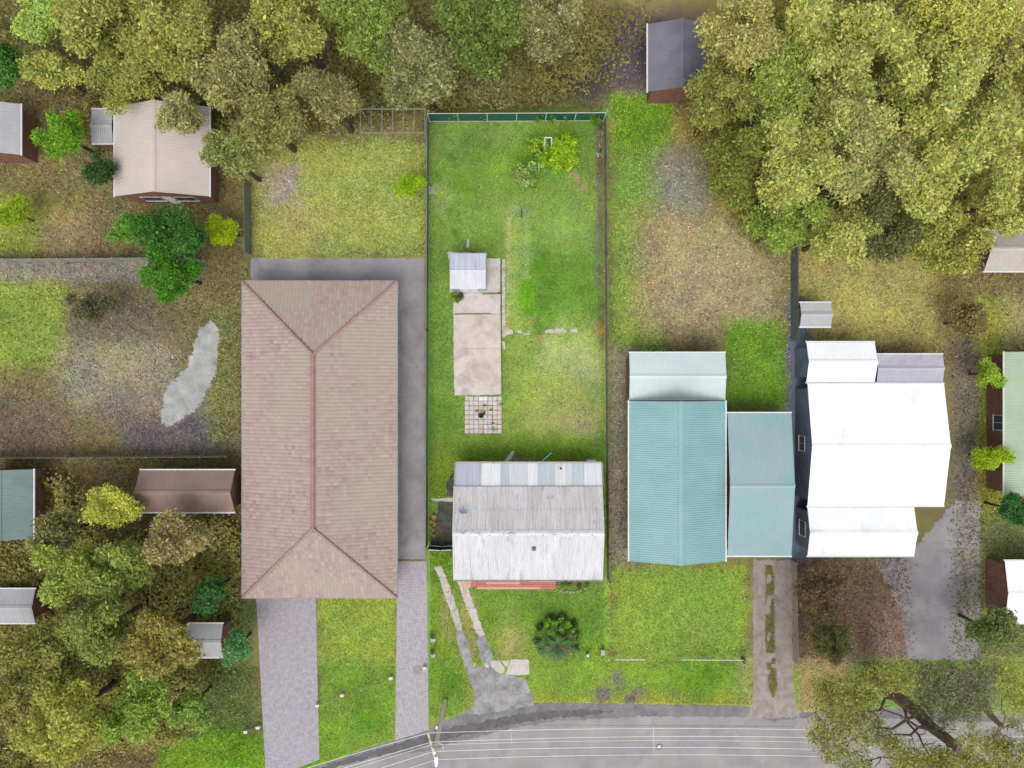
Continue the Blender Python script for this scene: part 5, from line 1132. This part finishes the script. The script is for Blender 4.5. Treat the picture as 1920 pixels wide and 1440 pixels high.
# leafy ground layer under the neighbouring woods
def undergrowth(regs, n, col, name, label, zmax=1.6, size=.3):
    ar = np.array([r_[2]*r_[3] for r_ in regs], float); idx = nr.choice(len(regs), n, p=ar/ar.sum()); rg = np.array(regs, float)[idx]
    a_ = nr.random(n)*2*np.pi; q = np.sqrt(nr.random(n))*nr.normal(1,.08,n)
    X = (rg[:,0]+rg[:,2]*q*np.cos(a_)-960)*MPP; Y = (720-(rg[:,1]+rg[:,3]*q*np.sin(a_)))*MPP
    hh = np.clip(.55+vnoise(X,Y,2.2,0)+.6*vnoise(X,Y,.9,1), .05, 1.3)*zmax; Z = hh*(1-nr.random(n)**2*.4)+.05
    cen = np.stack([X,Y,Z],-1); nv = nr.normal(0,.5,(n,3)); nv[:,2] += .8; ax = nr.normal(size=(n,3)); ax[:,2] *= .4; ln = size*nr.uniform(.6,1.4,n)
    cc = tints(n, col, .2, .06)*(1+.5*vnoise(X,Y,1.5,2))[:,None]
    o = link(name, fast_mesh(name, rot_leaves(cen, ax, nv, ln, ln*.55), 4, cc, LEAF)); tag(o, label, 'undergrowth', kind='stuff')
undergrowth([(560,70,620,150),(900,130,220,80),(330,230,200,60),(600,190,150,60)], 60000, S(160,156,86), 'undergrowth', 'olive brown scrub under the gums along the top')
undergrowth([(1640,200,330,250),(1420,120,110,110),(1850,400,110,110),(1450,360,90,110)], 60000, S(176,174,84), 'undergrowth', 'yellow olive scrub under the right hand wood')
undergrowth([(120,1230,180,200),(300,1150,150,150),(80,1000,130,110),(260,1340,120,60),(400,1030,60,90)], 45000, S(182,178,96), 'undergrowth', 'olive scrub under the lower left wood')

_sv = NOGRASS[:]; NOGRASS.clear()
def strip_grass(poly, n, label):
    xs_ = [p[0] for p in poly]; ys_ = [p[1] for p in poly]; px = nr.uniform(min(xs_), max(xs_), n); py = nr.uniform(min(ys_), max(ys_), n); k = inside(px, py, poly); px = px[k]+nr.normal(0,1.6,k.sum()); py = py[k]; n = len(px)
    keep = vnoise(px*.05, py*.05, .5, 2) > -.22; px = px[keep]; py = py[keep]; n = len(px)
    cen = np.stack([(px-960)*MPP, (720-py)*MPP, np.full(n,.035)], -1); nv = nr.normal(0,.5,(n,3)); nv[:,2] += .8; ax = nr.normal(size=(n,3)); ln = .1*nr.uniform(.6,1.5,n)
    tag(link('track_grass', fast_mesh('track_grass', rot_leaves(cen, ax, nv, ln, ln*.45), 4, tints(n, S(158,160,84), .28, .15), GRASS)), label, 'grass', kind='stuff')
strip_grass(NGRASSC, 9000, 'thin yellowish grass between the wheel tracks of the gravel driveway')
NOGRASS.extend(_sv)
# fallen leaves
def litter(regs, n, cols, size, name, label):
    cen = []; 
    for k in range(n):
        x0, y0, x1, y1 = regs[rnd.randrange(len(regs))]; v = P(rnd.uniform(x0,x1), rnd.uniform(y0,y1)); cen.append((v.x, v.y, .07+rnd.uniform(0,.03)))
    cen = np.array(cen); nv = nr.normal(0,.3,(n,3)); nv[:,2] += 1; ax = nr.normal(size=(n,3)); ax[:,2] *= .1; ln = size*nr.uniform(.6,1.8,n)
    col = np.array([cols[rnd.randrange(len(cols))] for _ in range(n)])*nr.normal(1,.15,(n,1)).clip(.6,1.4)
    o = link(name, fast_mesh(name, rot_leaves(cen, ax, nv, ln, ln*.38), 4, col, LEAF)); tag(o, label, 'leaves', kind='stuff')
litter([(812,232,1125,460),(812,232,960,360),(1080,240,1128,420),(1060,330,1128,420)], 420, [S(196,170,120), S(170,120,80), S(214,200,160), S(184,150,110)], .12, 'fallen_leaves', 'tan fallen leaves scattered over the back lawn')
litter([(945,640,1128,850),(1000,740,1128,840),(810,560,850,860),(850,815,960,850)], 520, [S(206,200,156), S(190,196,130), S(216,206,170)], .09, 'fallen_leaves', 'pale bits of dead grass and leaf on the middle lawn')
litter([(1010,1240,1400,1325),(1130,1290,1400,1326),(1150,1318,1400,1326),(820,1240,880,1330),(600,1290,740,1400),(890,1110,1130,1230)], 750, [S(210,200,150), S(180,130,110), S(226,222,190), S(196,160,130)], .10, 'fallen_leaves', 'tan fallen leaves along the verge and road edge')
litter([(852,914,1130,998),(852,1002,1130,1085)], 10, [S(150,120,90)], .02, 'roof_specks', 'few specks') if False else None
